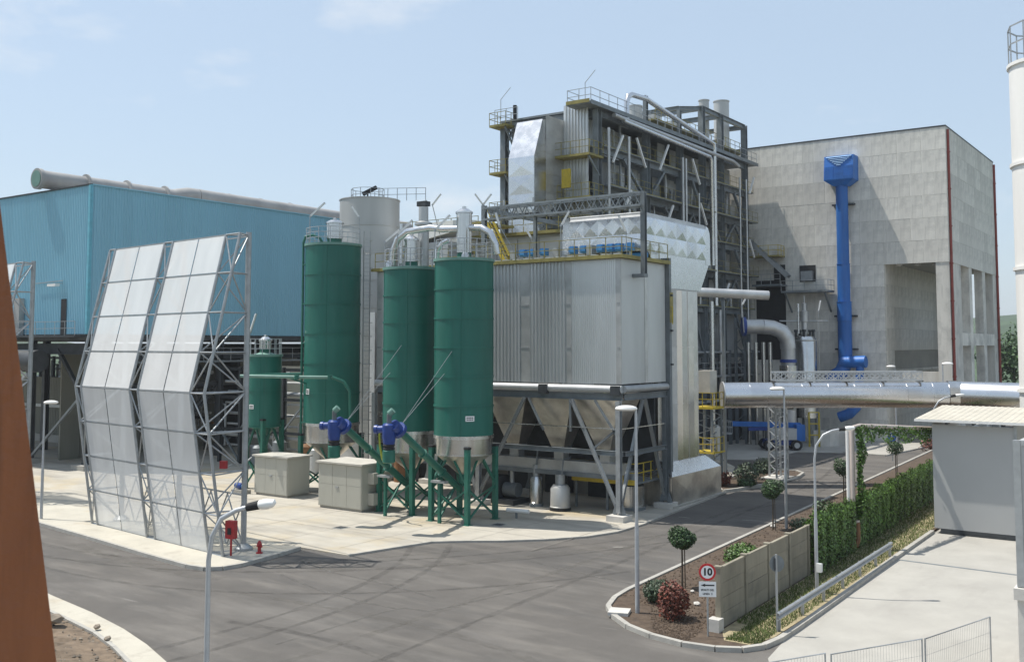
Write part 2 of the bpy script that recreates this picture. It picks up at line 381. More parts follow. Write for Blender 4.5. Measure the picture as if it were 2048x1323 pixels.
# near kerb and rubble bank, lower left
nk_o = [(-70,27.6),(-46,24.2),(-38.5,22.55),(-34.8,22.0),(-31.9,21.4),(-29.6,20.75),(-27.5,20.0),(-24,18.0),(-20,14.6),(-14,8)]
nk_i = [(-70,26.2),(-46,22.9),(-38.3,21.5),(-34.8,21.0),(-32.2,20.55),(-30.1,19.95),(-28.2,19.25),(-24.9,17.2),(-21,13.8),(-15,7)]
nk = MB().prism(nk_o+nk_i[::-1], -.02, .12).build('footway', 'walk', kind='structure')
kerb_run(nk, [(x,y-.07) for x,y in nk_i], w=.14, z1=.18, step=1.5)
rb = MB(); nx, ny = 60, 24
rv = []
for i in range(nx+1):
    s = i/nx*(len(nk_i)-1); k = min(int(s), len(nk_i)-2); f_ = s-k
    ex = nk_i[k][0]*(1-f_)+nk_i[k+1][0]*f_; ey = nk_i[k][1]*(1-f_)+nk_i[k+1][1]*f_
    for j in range(ny+1):
        g = j/ny; yy = ey-.16-g*12; xx = ex-g*5
        rv.append((xx, yy, .10+.35*min(1,g*4)+random.uniform(-.09,.12)*min(1,g*8)))
rf = [(i*(ny+1)+j, i*(ny+1)+j+1, (i+1)*(ny+1)+j+1, (i+1)*(ny+1)+j) for i in range(nx) for j in range(ny)]
rub = MB().add(rv, rf).build('rubble_bank', 'rubble', kind='structure')
PHI = (1+5**.5)/2
ICO_V = [(-1,PHI,0),(1,PHI,0),(-1,-PHI,0),(1,-PHI,0),(0,-1,PHI),(0,1,PHI),(0,-1,-PHI),(0,1,-PHI),(PHI,0,-1),(PHI,0,1),(-PHI,0,-1),(-PHI,0,1)]
ICO_F = [(0,11,5),(0,5,1),(0,1,7),(0,7,10),(0,10,11),(1,5,9),(5,11,4),(11,10,2),(10,7,6),(7,1,8),(3,9,4),(3,4,2),(3,2,6),(3,6,8),(3,8,9),(4,9,5),(2,4,11),(6,2,10),(8,6,7),(9,8,1)]
def rock(mb, c, r, flat=.6):
    if r < .1:
        base = [(1,0,0),(-1,0,0),(0,1,0),(0,-1,0),(0,0,.8),(0,0,-.8)]
        mb.add([Vector(c)+Vector(b)*r*random.uniform(.6,1.3) for b in base], [(0,2,4),(2,1,4),(1,3,4),(3,0,4),(2,0,5),(1,2,5),(3,1,5),(0,3,5)]); return
    sx, sy = random.uniform(.8,1.25), random.uniform(.7,1.0)
    mb.add([Vector(c)+Vector((x*sx,y*sy,z*flat))*(r/1.9*random.uniform(.8,1.15)) for x,y,z in ICO_V], ICO_F)
pb = MB()
for _ in range(2600):
    i = random.randrange(len(rv)); p = rv[i]
    if -41 < p[0] < -22: rock(pb, (p[0]+random.uniform(-.3,.3), p[1]-random.uniform(0,.3), p[2]+.02), random.uniform(.02,.08))
pb.build('pebbles', 'stone', kind='stuff')
for (x,y,r,lab) in ((-34.0,20.1,.36,'larger flat grey stone lying on the rubble bank'),(-32.45,20.75,.16,'small brown stone sitting on the footway kerb'),(-30.9,20.15,.14,'reddish brown stone on kerb nearer the picture bottom')):
    s_ = MB(); rock(s_, (x,y,.42 if r > .3 else .24), r); tag(s_.build('stone','stone',smooth=0), lab, 'stone', 'stones by the footway')
# loose earth and leaf litter in the bed
cl = MB()
for _ in range(2600):
    y = 31.6+random.random()**1.7*40; t_ = (y-31.6)/40
    x0 = -20.0-t_*1.5 if y > 35 else -18.5+ (35-y)*.6; x1 = -15.2-t_*.9
    rock(cl, (random.uniform(x0,x1), y, .11), random.uniform(.02,.065))
cl.build('soil_clods', 'soil', kind='stuff')
gv = MB()
for _ in range(20000):
    y = 32.4+random.random()**1.3*42
    x = random.uniform(-14.7-(y-33)*.028, -13.05-(y-33)*.012)
    if y < 34.5 and x < -14.2: continue
    h = random.uniform(.04,.17); a = random.uniform(0,6.28); dx, dy = math.cos(a)*.016, math.sin(a)*.016; lx, ly = random.uniform(-.1,.1), random.uniform(-.1,.1)
    gv.add([(x-dx,y-dy,.11),(x+dx,y+dy,.11),(x+lx,y+ly,.11+h)], [(0,1,2)])
gv.build('grass', 'grass', kind='stuff')
# worn road paint
for pts, nm in (([(-37.2,35.2),(-37.05,35.6),(-34.3,35.6),(-34.3,35.3)],'a'),):
    pass
mat('seam_paint', (.22,.21,.19), .9, var=.3, scale=3)
mk = MB()
for (x,y,l,a) in ((-22.6,55.5,1.1,.2),(-26.2,54.2,.7,.1),(-25.1,44.4,.5,.6)):
    mk.cbox((x,y,.004),(l,.14,.003),a)
mk.build('road_marking', 'seam_paint', kind='structure')
# drain covers
for x,y,lab in ((-39.9,40.0,'small dark drain cover in pale apron near cabinets'),(-33.4,45.7,'dark drain cover in apron in front of filter')):
    d_ = thing('drain_cover', lab, 'drain cover', (x,y,.06))
    MB().box(x-.35,x+.35,y-.35,y+.35,.062,.075).build('frame','galv',d_)
    g_ = MB()
    for k in range(5): g_.box(x-.28+k*.12,x-.22+k*.12,y-.28,y+.28,.076,.085)
    g_.build('grate','darksteel',d_)
# hills and far trees
hv=[]; hf=[]; NA=90
for i in range(NA+1):
    a = R(-75+150*i/NA)
    for j,(d,hh) in enumerate(((260,0),(420,.3),(620,.65),(880,1.0),(1350,.7))):
        az = a-R(35.4); pk = 12+20*max(0,math.sin(a*2.2+.4))+10*math.sin(a*9)+5*math.sin(a*23+1)
        pk += 20*max(0,min(1,(math.degrees(a)-20)/8))
        hv.append((d*math.sin(az), d*math.cos(az), -1+hh*pk+random.uniform(-1.2,1.2)*hh))
hf=[(i*5+j,(i+1)*5+j,(i+1)*5+j+1,i*5+j+1) for i in range(NA) for j in range(4)]
MB().add(hv,hf).build('hills','hillmat',smooth=60,kind='structure')
# sealed seams and old trench reinstatements in the asphalt, joints in the apron
mat('seam', (.135,.126,.114), .9, var=.3, scale=1.2)
mat('joint', (.20,.185,.16), .9, var=.2)
def strip(name, pts, w, z, m, parent=None):
    P_ = []
    for p, q in zip(pts[:-1], pts[1:]):
        n = max(1,int(math.hypot(q[0]-p[0],q[1]-p[1])/.35))
        P_ += [(p[0]+(q[0]-p[0])*i/n, p[1]+(q[1]-p[1])*i/n) for i in range(n)]
    P_.append(pts[-1]); vv=[]
    for i,(x,y) in enumerate(P_):
        a = P_[max(0,i-1)]; b = P_[min(len(P_)-1,i+1)]; d = Vector((b[0]-a[0],b[1]-a[1])).normalized(); k = w*random.uniform(.55,1.4)/2
        vv += [(x-d.y*k,y+d.x*k,z),(x+d.y*k,y-d.x*k,z)]
    return MB().add(vv,[(2*i,2*i+1,2*i+3,2*i+2) for i in range(len(P_)-1)]).build(name,m,kind='structure')
SEAMPTS = ([(-26.4,23.5),(-26.32,25.42),(-26.28,28.45),(-26.0,29.53),(-24.89,29.69),(-24.17,33.18),(-23.29,35.88)],[(-34.2,30.6),(-30.66,29.59),(-28.08,29.24),(-26.26,29.25)],[(-26.78,39.13),(-23.94,38.49),(-20.83,37.95)],[(-35.64,33.1),(-32.58,32.2),(-29.17,32.0),(-26.04,31.37)])
for s_ in SEAMPTS: strip('asphalt_seam', s_, .15, .004, 'seam')
for k in range(9):
    x = -60+k*4.0; strip('apron_joint',[(x,35.7 if x < -38 else (41 if x > -33.5 else 36)),(x,50)],.035,.064,'joint')
for y in (39.5,43.9): strip('apron_joint',[(-62,y),(-33.6 if y < 40 else -29.2,y)],.035,.065,'joint')

# dark curving tyre tracks and pale dusty tracks on the asphalt
mat('tyre', (.062,.057,.052), .9, var=.25, scale=.8)
mat('dust', (.15,.138,.12), .95, var=.25, scale=.8)
for nm_ in ('tyre','dust','seam'):                    # worn and patchy: the film is broken up all along the track
    t = MAT[nm_].node_tree; K = t.links.new; b_ = t.nodes['Principled BSDF']; o_ = t.nodes['Material Output']
    tr = t.nodes.new('ShaderNodeBsdfTransparent'); m_ = t.nodes.new('ShaderNodeMixShader'); nz = t.nodes.new('ShaderNodeTexNoise'); tcx = t.nodes.new('ShaderNodeTexCoord')
    nz.inputs['Scale'].default_value = 1.1; nz.inputs['Detail'].default_value = 8; nz.inputs['Roughness'].default_value = .75; mr = t.nodes.new('ShaderNodeMapRange')
    mr.inputs[1].default_value = .38; mr.inputs[2].default_value = .66; mr.inputs[3].default_value = .98; mr.inputs[4].default_value = .66 if nm_ != 'seam' else .25
    K(tcx.outputs['Object'], nz.inputs['Vector']); K(nz.outputs[0], mr.inputs[0]); K(mr.outputs[0], m_.inputs[0]); K(b_.outputs[0], m_.inputs[1]); K(tr.outputs[0], m_.inputs[2]); K(m_.outputs[0], o_.inputs[0])
def arc(p0, p1, p2, n=18):
    return [((1-t)**2*p0[0]+2*t*(1-t)*p1[0]+t*t*p2[0],(1-t)**2*p0[1]+2*t*(1-t)*p1[1]+t*t*p2[1]) for t in [i/n for i in range(n+1)]]
zz = .0012
for (a,b,c_,w_,m_) in (((-52,28.6),(-33,25.5),(-24.2,50),.32,'tyre'),((-52,27.0),(-31,24),(-22.6,50),.30,'tyre'),((-50,26.2),(-30,26.4),(-23.6,62),.22,'dust'),
  ((-46,25.6),(-29.5,23.6),(-22.0,40),.26,'tyre'),((-30,16),(-27,30),(-33.6,38.6),.30,'tyre'),((-28.4,16),(-25.6,31),(-32.4,40.2),.28,'tyre'),((-25,14),(-24.2,30),(-25.0,60),.35,'dust'),
  ((-22,18),(-23,34),(-24.4,66),.28,'tyre'),((-35.8,31.5),(-30,33),(-25.6,44),.5,'dust'),((-48,29.2),(-40,27.6),(-35.6,28.6),.7,'dust'),((-24.5,66),(-25,80),(-29.5,92),.3,'tyre'),((-23,66),(-23.6,80),(-27.5,93),.3,'tyre'),
  ((-18,22),(-22,26),(-30,24.4),.3,'tyre'),((-14,24),(-18,29.5),(-33,27.4),.4,'dust')):
    strip('tyre_track' if m_ == 'tyre' else 'dust_track', arc(a,b,c_), w_, zz, m_); zz += .0002

# ------------------------------------------------------------ concrete bunker building
cb = thing('concrete_building', 'tall raw concrete bunker building with board-marked walls behind the boiler', 'building', (-40,120,0))
CX0, CX1, CY0, CY1, CZ = -62.0, -22.62, 108.0, 133.4, 32.27
core = MB()
core.box(CX0, -29.0, CY0+.06, CY1, 0, CZ-.05)                  # main block
core.box(-29.0, CX1-.06, CY0+.06, CY1, 18.7, CZ-.05)           # upper block over the open bay
core.box(-29.0, CX1-.06, CY0+.5, CY1, 9.9+.1, 9.9+.6) if False else None
core.build('core_wall', 'concrete_core', cb)
pw, ph = 2.42, 2.31
pan = MB().box(-pw/2+.007, pw/2-.007, -.05, .05, .007, ph-.007)
pan_me = None
def panel(x, y, z, rz, w=pw, h=ph):
    global pan_me
    if pan_me is None:
        o = pan.build('wall_panel', 'concrete'); pan_me = o.data; bpy.data.objects.remove(o)
        # recentre so that the origin is the panel's lower middle
        zs = [v.co.z for v in pan_me.vertices]
    o = bpy.data.objects.new('wall_panel', pan_me); COL.objects.link(o); o.parent = cb
    o.location = Vector((x,y,z))-ORG[cb.name]; o.rotation_euler = (0,0,rz); o.scale = (w/pw,1,h/ph)
    return o
rows = 14
for r_ in range(rows):
    z = CZ-(r_+1)*ph
    hh = ph
    if z < 0: hh = ph+z; z = 0
    x = CX1
    k = 0
    while x > -47.5:
        w_ = pw*random.choice((1,1,.5,1.0))
        c = x-w_/2
        if x > -29.0 and x-w_ < -29.0: w_ = x+29.0
        c = x-w_/2
        inopen = (c > -29.0 and z+hh < 18.95)
        if not inopen: panel(c, CY0+.012*random.uniform(0,1), z, 0, w_, hh)
        x -= w_
    y = CY0
    while y < CY1-.3:
        w_ = min(pw*random.choice((1,1,.5,1.5)), CY1-y)
        if z+hh >= 18.95: panel(CX1-.012*random.uniform(0,1), y+w_/2, z, R(90), w_, hh)
        y += w_
# inner wall of the open bay
for r_ in range(8):
    z = 18.7-(r_+1)*ph; y = CY0+.1
    hh = ph if z > 0 else ph+z; z = max(z,0)
    while y < CY1-.3:
        w_ = min(pw*1.2, CY1-y)
        if not (7.4 < z+hh/2 < 9.9 and y > 109.5): panel(-29.0+.03, y+w_/2, z, R(90), w_, hh)
        y += w_
col = MB()
col.box(-23.9, CX1-.003, CY0+.004, 113.4, 0, 18.7); col.build('corner_column', 'concrete', cb)
for (a,b) in ((117.5,119.0),(124.8,126.4),(131.0,133.39)):
    MB().box(-23.5, CX1-.003, a, b, 0, 18.7).build('column', 'concrete', cb)
MB().box(-23.45, CX1-.02, 113.4, 131.0, 9.95, 11.3).build('cross_beam', 'concrete', cb)
MB().box(-29, -23.9, CY0+.3, CY0+1.0, 5.6, 7.3).build('cross_beam', 'concrete', cb)
MB().box(-29, -28.4, 109.4, CY1, 7.2, 7.45).build('ledge', 'concrete', cb)
MB().box(-23.40, CX1-.05, 113.4, 131.0, 3.0, 4.2).build('cross_beam', 'concrete', cb)
MB().box(-29.0,-25.4, CY1-.6, CY1-.1, 0, 18.69).build('rear_wall', 'concrete', cb)
# roof edge flashing
MB().box(CX0-.1, CX1+.06, CY0-.08, CY0+.12, CZ-.03, CZ+.12).build('roof_flashing', 'darksteel', cb)
MB().box(CX1-.1, CX1+.062, CY0+.12, CY1+.06, CZ-.03, CZ+.117).build('roof_flashing', 'darksteel', cb)
for y in (108.35, 133.2):
    dp = MB().tube([(CX1+.16, y, 1.0),(CX1+.16, y, CZ-.3)], .14, 10)
    d_ = dp.build('downpipe', 'redpipe', cb, smooth=1)
    br = MB()
    for k in range(8): br.box(CX1+.0,CX1+.33,y-.17,y+.17,3+k*3.8,3.12+k*3.8)
    br.build('bracket','redpipe',d_)
# ceiling lamps in the open bay
for k,x in enumerate((-28,-26.3,-24.7)):
    MB().lathe(x,110.2+k*.6,[(.02,18.35),(.3,18.4),(.3,18.5),(.05,18.69)],12).build('ceiling_lamp','white',cb)
# small opening with equipment, and the dark access opening beside the boiler
ox0, ox1, oz0, oz1 = -38.0, -36.2, 16.9, 18.7
fr = MB().box(ox0,ox1,CY0-.075,CY0-.05,oz0,oz1).build('opening','dark',cb)
MB().box(ox0+.3,ox1-.25,CY0-.6,CY0-.08,oz0+.1,oz0+1.15).build('fan_unit','galv',cb)
MB().box(-43.0,-39.6,CY0-.075,CY0-.052,8.4,17.2).build('access_opening','dark',cb)
MB().box(-40.9,-39.6,CY0-.078,CY0-.053,17.2,18.9).build('access_opening','dark',cb)
mat('bluelight', (.30,.50,.72), .4, var=.1)
# blue ventilation duct with a grilled hood
vd = thing('ventilation_duct', 'bright blue vertical duct with grilled square hood on concrete wall', 'duct', (-33,107.2,5))
bx, by = -32.95, 107.1
for (z0,z1,r0,mm) in ((8.0,12.6,.72,'blue'),(12.6,14.6,.74,'blue'),(14.6,18.6,.66,'blue'),(18.6,27.0,.62,'blue')):
    MB().lathe(bx,by,[(r0,z0+.0),(r0,z1-.06),(r0+.05,z1-.06),(r0+.05,z1-.005)],24).build('duct_section',mm,vd,smooth=1)
MB().frustum((bx-.7,bx+.7,by-.6,by+.7),26.9,(bx-1.55,bx+1.55,by-1.1,by+.85),27.5).build('hood_base','blue',vd)
hd = MB().frustum((bx-1.55,bx+1.55,by-1.1,by+.85),27.5,(bx-1.55,bx+1.55,by-.75,by+.85),30.1).build('hood','blue',vd)
for k in range(4):
    z = 27.72+k*.36; f_ = (z-27.5)/2.6; yy = by-1.1+.35*f_-.02
    for j in range(3):
        xa = bx-1.5+j*1.0; MB().bar((xa+.03,yy,z),(xa+.97,yy,z),.05,.3).build('louvre','blue',hd)
for k in range(6):
    z = 29.05+k*.18; f_ = (z-27.5)/2.6; yy = by-1.1+.35*f_-.03; wv = .25+k*.22
    MB().extr([(bx-wv,yy-.09,z),(bx+wv,yy-.09,z),(bx+wv,yy,z+.06),(bx-wv,yy,z+.06)],(0,.02,.02)).build('slat','bluelight',hd)
for z in (9.5,13.0,24.9):
    MB().box(bx-1.15,bx+1.15,by+.2,by+.86,z,z+.18).build('wall_bracket','darksteel',vd)
# fan scroll at its foot
el = MB().tube([(bx,by,8.2),(bx-.3,by-.3,7.2),(bx-1.0,by-.9,6.6),(bx-1.6,by-1.2,5.6),(bx-1.7,by-1.2,4.6)],[.72,.75,.8,.8,.8],18).build('elbow','blue',vd,smooth=1)
MB().tube([(bx-.2,by-.5,8.2),(bx+2.3,by-.6,8.3)],.62,18).build('fan_housing','blue',vd,smooth=1)
MB().tube([(bx+1.7,by-.6,8.0),(bx+1.6,by-.9,5.0),(bx+1.3,by-1.0,3.6),(bx+.6,by-1.1,2.9),(bx-.4,by-1.2,2.5)],[.4,.45,.5,.55,.55],16).build('lower_elbow','blue',vd,smooth=1)
# ------------------------------------------------------------ blue hall on stilts (left)
bh = thing('blue_hall', 'sky blue metal clad hall raised on steel legs behind the windbreak', 'building', (-82,60,0))
HX, HY, HZ0, HZ1 = -74.5, 46.0, 10.9, 22.95
MB().box(-112, HX-.12, HY+.12, 92, HZ0+.05, HZ1-.05).build('hall_core','darksteel',bh)
rp = MB()                                                     # one ribbed sheet, 1 m wide, facing +X
n = 4; prof = []
for k in range(n):
    y = k/n; prof += [(0,y),(0,y+.11),(.05,y+.14),(.05,y+.21),(0,y+.24)]
prof.append((0,1.0))
vv = []
for x,y in prof: vv += [(x,y-.5,0),(x,y-.5,HZ1-HZ0)]
rp.add(vv,[(2*i,2*i+2,2*i+3,2*i+1) for i in range(len(prof)-1)])
tmp = rp.build('cladding_sheet','bluecl'); sh_me = tmp.data
off = Vector((-tmp.location.x,-tmp.location.y,-tmp.location.z)); bpy.data.objects.remove(tmp)
def sheetpiece(x,y,rz):
    o = bpy.data.objects.new('cladding_sheet', sh_me); COL.objects.link(o); o.parent = bh
    o.location = Vector((x,y,HZ0))-ORG[bh.name]; o.rotation_euler=(0,0,rz); return o
for k in range(46): sheetpiece(HX-.05, HY+.5+k, 0)
for k in range(36): sheetpiece(HX-.5-k, HY+.05, R(-90))
MB().box(HX-.2,HX+.06,HY-.06,HY+.2,HZ0,HZ1+.04).build('corner_trim','bluetrim',bh)
MB().box(-112,HX+.05,HY-.07,HY+.15,HZ1,HZ1+.1).build('roof_trim','darksteel',bh)
MB().box(HX-.15,HX+.07,HY+.15,92,HZ1,HZ1+.1).build('roof_trim','bluecl',bh)
rf = MB().box(-112,HX-.2,HY+.2,92,HZ1-.02,HZ1+.06).build('roof','roofpipe',bh)
MB().box(-112,HX+.02,HY+.0,92,HZ0-.5,HZ0-.02).build('floor_edge','darksteel',bh)
# stilts
for y in (46.6,53,59.5,66,72.5,79):
    for x in (HX-.5,HX-9,HX-18):
        MB().ibeam((x,y,0),(x,y,HZ0-.5),.55,.5).build('leg','darksteel',bh)
    MB().ibeam((HX-20,y,HZ0-1.2),(HX+.0,y,HZ0-1.2),.9,.4).build('floor_beam','darksteel',bh)
    MB().bar((HX-.5,y,5),(HX-5,y,9.6),.28).build('knee_brace','darksteel',bh)
    MB().bar((HX-9,y,.4),(HX-.8,y,6.4),.2).build('diagonal_brace','steel',bh)
for z in (6.6,9.0): MB().ibeam((HX-.5,46.6,z),(HX-.5,79,z),.45,.3).build('tie_beam','darksteel',bh)
for k in range(5):
    y = 46.6+k*6.45
    MB().bar((HX-.45,y,.5),(HX-.45,y+6.3,6.4),.22).build('diagonal_brace','darksteel',bh)
for x in (HX-.5,HX-9):
    MB().box(x-.9,x+.9,45.8,47.4,.06,.45).build('footing','concrete_core',bh)
# walkway on the end wall with railing
wk = MB().box(-100,HX+.4,HY-1.3,HY-.1,HZ0-.25,HZ0-.1).build('walkway','darksteel',bh)
rl = MB(); railing(rl,[(-100,HY-1.25,HZ0-.1),(HX+.35,HY-1.25,HZ0-.1)],1.1,1.4,.02); rl.build('railing','galv',wk)
wk2 = MB().box(HX+.05,HX+1.2,HY+.2,80,HZ0-2.4,HZ0-2.25).build('walkway','steel',bh)
rl = MB(); railing(rl,[(HX+1.15,HY+.2,HZ0-2.25),(HX+1.15,80,HZ0-2.25)],1.1,1.5,.02); rl.build('railing','galv',wk2)
MB().box(-78.3,-77.5,HY-.02,HY-.0,HZ0,HZ0+2.9).build('doorway','dark',bh)
MB().box(-84.8,-83.9,HY-.5,HY-.06,HZ0-.1,HZ0+3.1).build('vent_shaft','roofpipe',bh)
for x in (-86,-78.2):
    a_ = MB().box(x-.6,x+.6,HY-1.0,HY-.6,HZ0+3.9,HZ0+4.1).build('wall_light','white',bh)
    MB().bar((x,HY-.8,HZ0+4.12),(x,HY+.0,HZ0+4.2),.06).build('bracket','galv',a_)
MB().bar((-82,HY-.15,HZ0+4.3),(-77.9,HY-.15,HZ0+4.4),.06).build('conduit','galv',bh)
# conveyor drum hung under the hall, and stair
MB().tube([(-88,44.6,8.7),(-79,44.6,8.7)],.9,16).build('drum','darksteel',bh,smooth=1)
st = MB().bar((-84,43.9,5.0),(-79.4,43.9,7.7),.14,.22).build('stair_stringer','galv',bh)
# corrugated screen wall behind the legs
cw = thing('corrugated_wall','olive grey corrugated sheet wall on low plinth beneath blue hall','wall',(-90,58,0))
MB().box(-125,-79,57.6,58.4,0,.8).build('plinth','concrete_core',cw)
for k in range(38):
    x = -80-k*1.2; q = MB()
    for j in range(4):
        q.extr([(x-j*.3,57.9,.8),(x-j*.3-.08,57.83,.8),(x-j*.3-.2,57.83,.8),(x-j*.3-.29,57.9,.8)],(0,0,5.9))
    q.build('sheet','corr',cw)
    if k > 30: break
MB().box(-125,-79,57.7,57.82,3.6,3.9).build('rail','galv',cw)
# roof flue along the ridge
rpipe = thing('roof_flue','fat grey flue pipe lying along the roof of the blue hall','pipe',(-81,60,HZ1))
MB().tube([(-81.3,45.4,24.0),(-81.3,58.6,24.0)],.78,20).build('pipe_length','roofpipe',rpipe,smooth=1)
MB().tube([(-81.3,58.6,24.0),(-81.1,60.2,24.35),(-81.0,61.2,24.35)],.78,20).build('pipe_bend','roofpipe',rpipe,smooth=1)
MB().tube([(-81.0,61.2,24.35),(-81.0,92,24.2)],.78,20).build('pipe_length','roofpipe',rpipe,smooth=1)
MB().tube([(-81.3,45.2,24.0),(-81.3,45.55,24.0)],.9,20).build('end_flange','roofpipe',rpipe,smooth=1)
MB().tube([(-81.3,45.15,24.0),(-81.3,45.19,24.0)],.7,20).build('end_cover','greentop',rpipe,smooth=1)
for y in (49.5,53.5,57.5,61.5,65,69,73):
    MB().tube([(-81.1,y,24.1 if y < 60 else 24.3),(-81.1,y+.14,24.1 if y < 60 else 24.3)],.86,20).build('flange','roofpipe',rpipe,smooth=1)
    MB().box(-81.8,-80.6,y+.5,y+.7,HZ1+.06,HZ1+.5).build('saddle','steel',rpipe)
# round tank behind silo one, built of welded courses
tk = thing('storage_tank','big pale grey cylindrical tank standing behind the leftmost tall silo','tank',(-55.6,58.6,0))
for k in range(10):
    MB().lathe(-55.63,58.61,[(2.38,.06+k*2.15),(2.38,.06+(k+1)*2.15-.07),(2.43,.06+(k+1)*2.15-.07),(2.43,.06+(k+1)*2.15)],40,cap=(k==9)).build('shell_course','tankgrey',tk,smooth=1)
MB().box(-53.2,-52.7,56.2,57.4,5.0,12.5).build('cable_riser','alu_dull',tk)
MB().box(-53.15,-52.75,56.1,57.5,1.0,4.9).build('cable_riser','alu_dull',tk)
# lookout platform on the roof pipe end
lp = thing('roof_platform','small railed round platform with camera above the blue hall flue','platform',(-61,66,22.2))
MB().lathe(-61.4,64.4,[(1.4,22.0),(1.5,22.5),(1.5,22.6)],20).build('deck','darksteel',lp)
rl = MB()
ring = [(-61.4+1.45*math.cos(a),64.4+1.45*math.sin(a),22.6) for a in [2*math.pi*i/10 for i in range(11)]]
railing(rl,ring,1.1,1,.02); rl.build('railing','galv',lp)
rl = MB(); railing(rl,[(-60.2,64.5,22.6),(-56.5,66.5,22.6)],1.1,.9,.02); rl.build('railing','galv',lp)
MB().bar((-61.4,64.4,22.6),(-61.4,64.4,23.6),.1).build('post','darksteel',lp)
MB().bar((-61.8,64.2,23.3),(-60.7,64.8,23.9),.35,.3).build('camera_housing','dark',lp)
MB().tube([(-61.4,64.4,9),(-61.4,64.4,22)],.5,12).build('mast','tankgrey',lp,smooth=1)
# machinery and pipework in the shade under the hall and behind the silos
def clutter(name, label, x0, x1, y0, y1, h, seed, back):
    rnd = random.Random(seed); th = thing(name, label, 'pipework', ((x0+x1)/2,(y0+y1)/2,0))
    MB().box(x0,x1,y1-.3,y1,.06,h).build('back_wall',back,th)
    n = max(2,int((x1-x0)/2.6))
    for k in range(n+1):
        x = x0+(x1-x0)*k/n
        MB().ibeam((x,y0,.06),(x,y0,h),.28,.25).build('column','darksteel',th)
        if k < n:
            xn = x0+(x1-x0)*(k+1)/n
            for z in (h*.35,h*.68,h-.2): MB().ibeam((x,y0,z),(xn,y0,z),.24,.2).build('beam','darksteel',th)
            if k%2: MB().bar((x,y0,h*.36),(xn,y0,h*.67),.14).build('brace','steel',th)
            else: MB().bar((xn,y0,.2),(x,y0,h*.35),.14).build('brace','steel',th)
    for k in range(7):
        z = h*(.18+.11*k); r_ = rnd.uniform(.06,.2)
        MB().tube([(x0,y0+.5+rnd.uniform(0,.6),z),(x1,y0+.5+rnd.uniform(0,.6),z)],r_,8).build('pipe',rnd.choice(('galv','alu_dull','rust','tankgrey')),th,smooth=1)
    for k in range(n*2):
        x = rnd.uniform(x0,x1); z1 = rnd.uniform(h*.3,h); z0 = rnd.uniform(.1,h*.4)
        MB().tube([(x,y0+.35,z0),(x,y0+.35,z1),(x+rnd.uniform(-.8,.8),y0+.35,z1)],rnd.uniform(.05,.13),8).build('riser',rnd.choice(('galv','alu_dull','tankgrey','steel')),th,smooth=1)
    for k in range(n):
        x = rnd.uniform(x0+.5,x1-.5); r_ = rnd.uniform(.35,.7); hh = rnd.uniform(1.2,3.0)
        MB().lathe(x,y0-.7,[(r_,.06),(r_,hh),(r_*.6,hh+.2)],14).build('drum',rnd.choice(('tankgrey','casing','steel','rust')),th,smooth=1)
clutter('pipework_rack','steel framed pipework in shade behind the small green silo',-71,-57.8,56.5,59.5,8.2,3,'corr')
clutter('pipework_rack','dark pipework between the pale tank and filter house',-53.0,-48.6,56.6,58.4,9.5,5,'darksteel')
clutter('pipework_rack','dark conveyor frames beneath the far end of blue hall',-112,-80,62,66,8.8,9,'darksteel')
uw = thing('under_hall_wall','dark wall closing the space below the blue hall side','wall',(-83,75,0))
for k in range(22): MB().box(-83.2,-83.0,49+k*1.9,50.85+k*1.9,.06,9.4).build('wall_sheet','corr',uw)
# far wood closing the view on the left
wood = MB()
for k in range(16):
    x = -190+k*10+random.uniform(-3,3); y = 128+random.uniform(0,26)
    for q in range(4):
        c = (x+random.uniform(-4,4),y+random.uniform(-3,3),random.uniform(3,7))
        for _ in range(260):
            d = Vector((random.gauss(0,1),random.gauss(0,1),random.gauss(0,1))).normalized()*random.uniform(.5,1)
            p = Vector(c)+Vector((d.x*5,d.y*5,d.z*3.6)); s_ = random.uniform(.3,.6)
            a = Vector((random.gauss(0,1),random.gauss(0,1),random.gauss(0,1))).normalized(); b = a.cross(d).normalized()
            wood.add([p-a*s_,p-b*s_*.6,p+a*s_,p+b*s_*.6],[(0,1,2,3)])
wood.build('far_wood','leaf_far',kind='stuff')
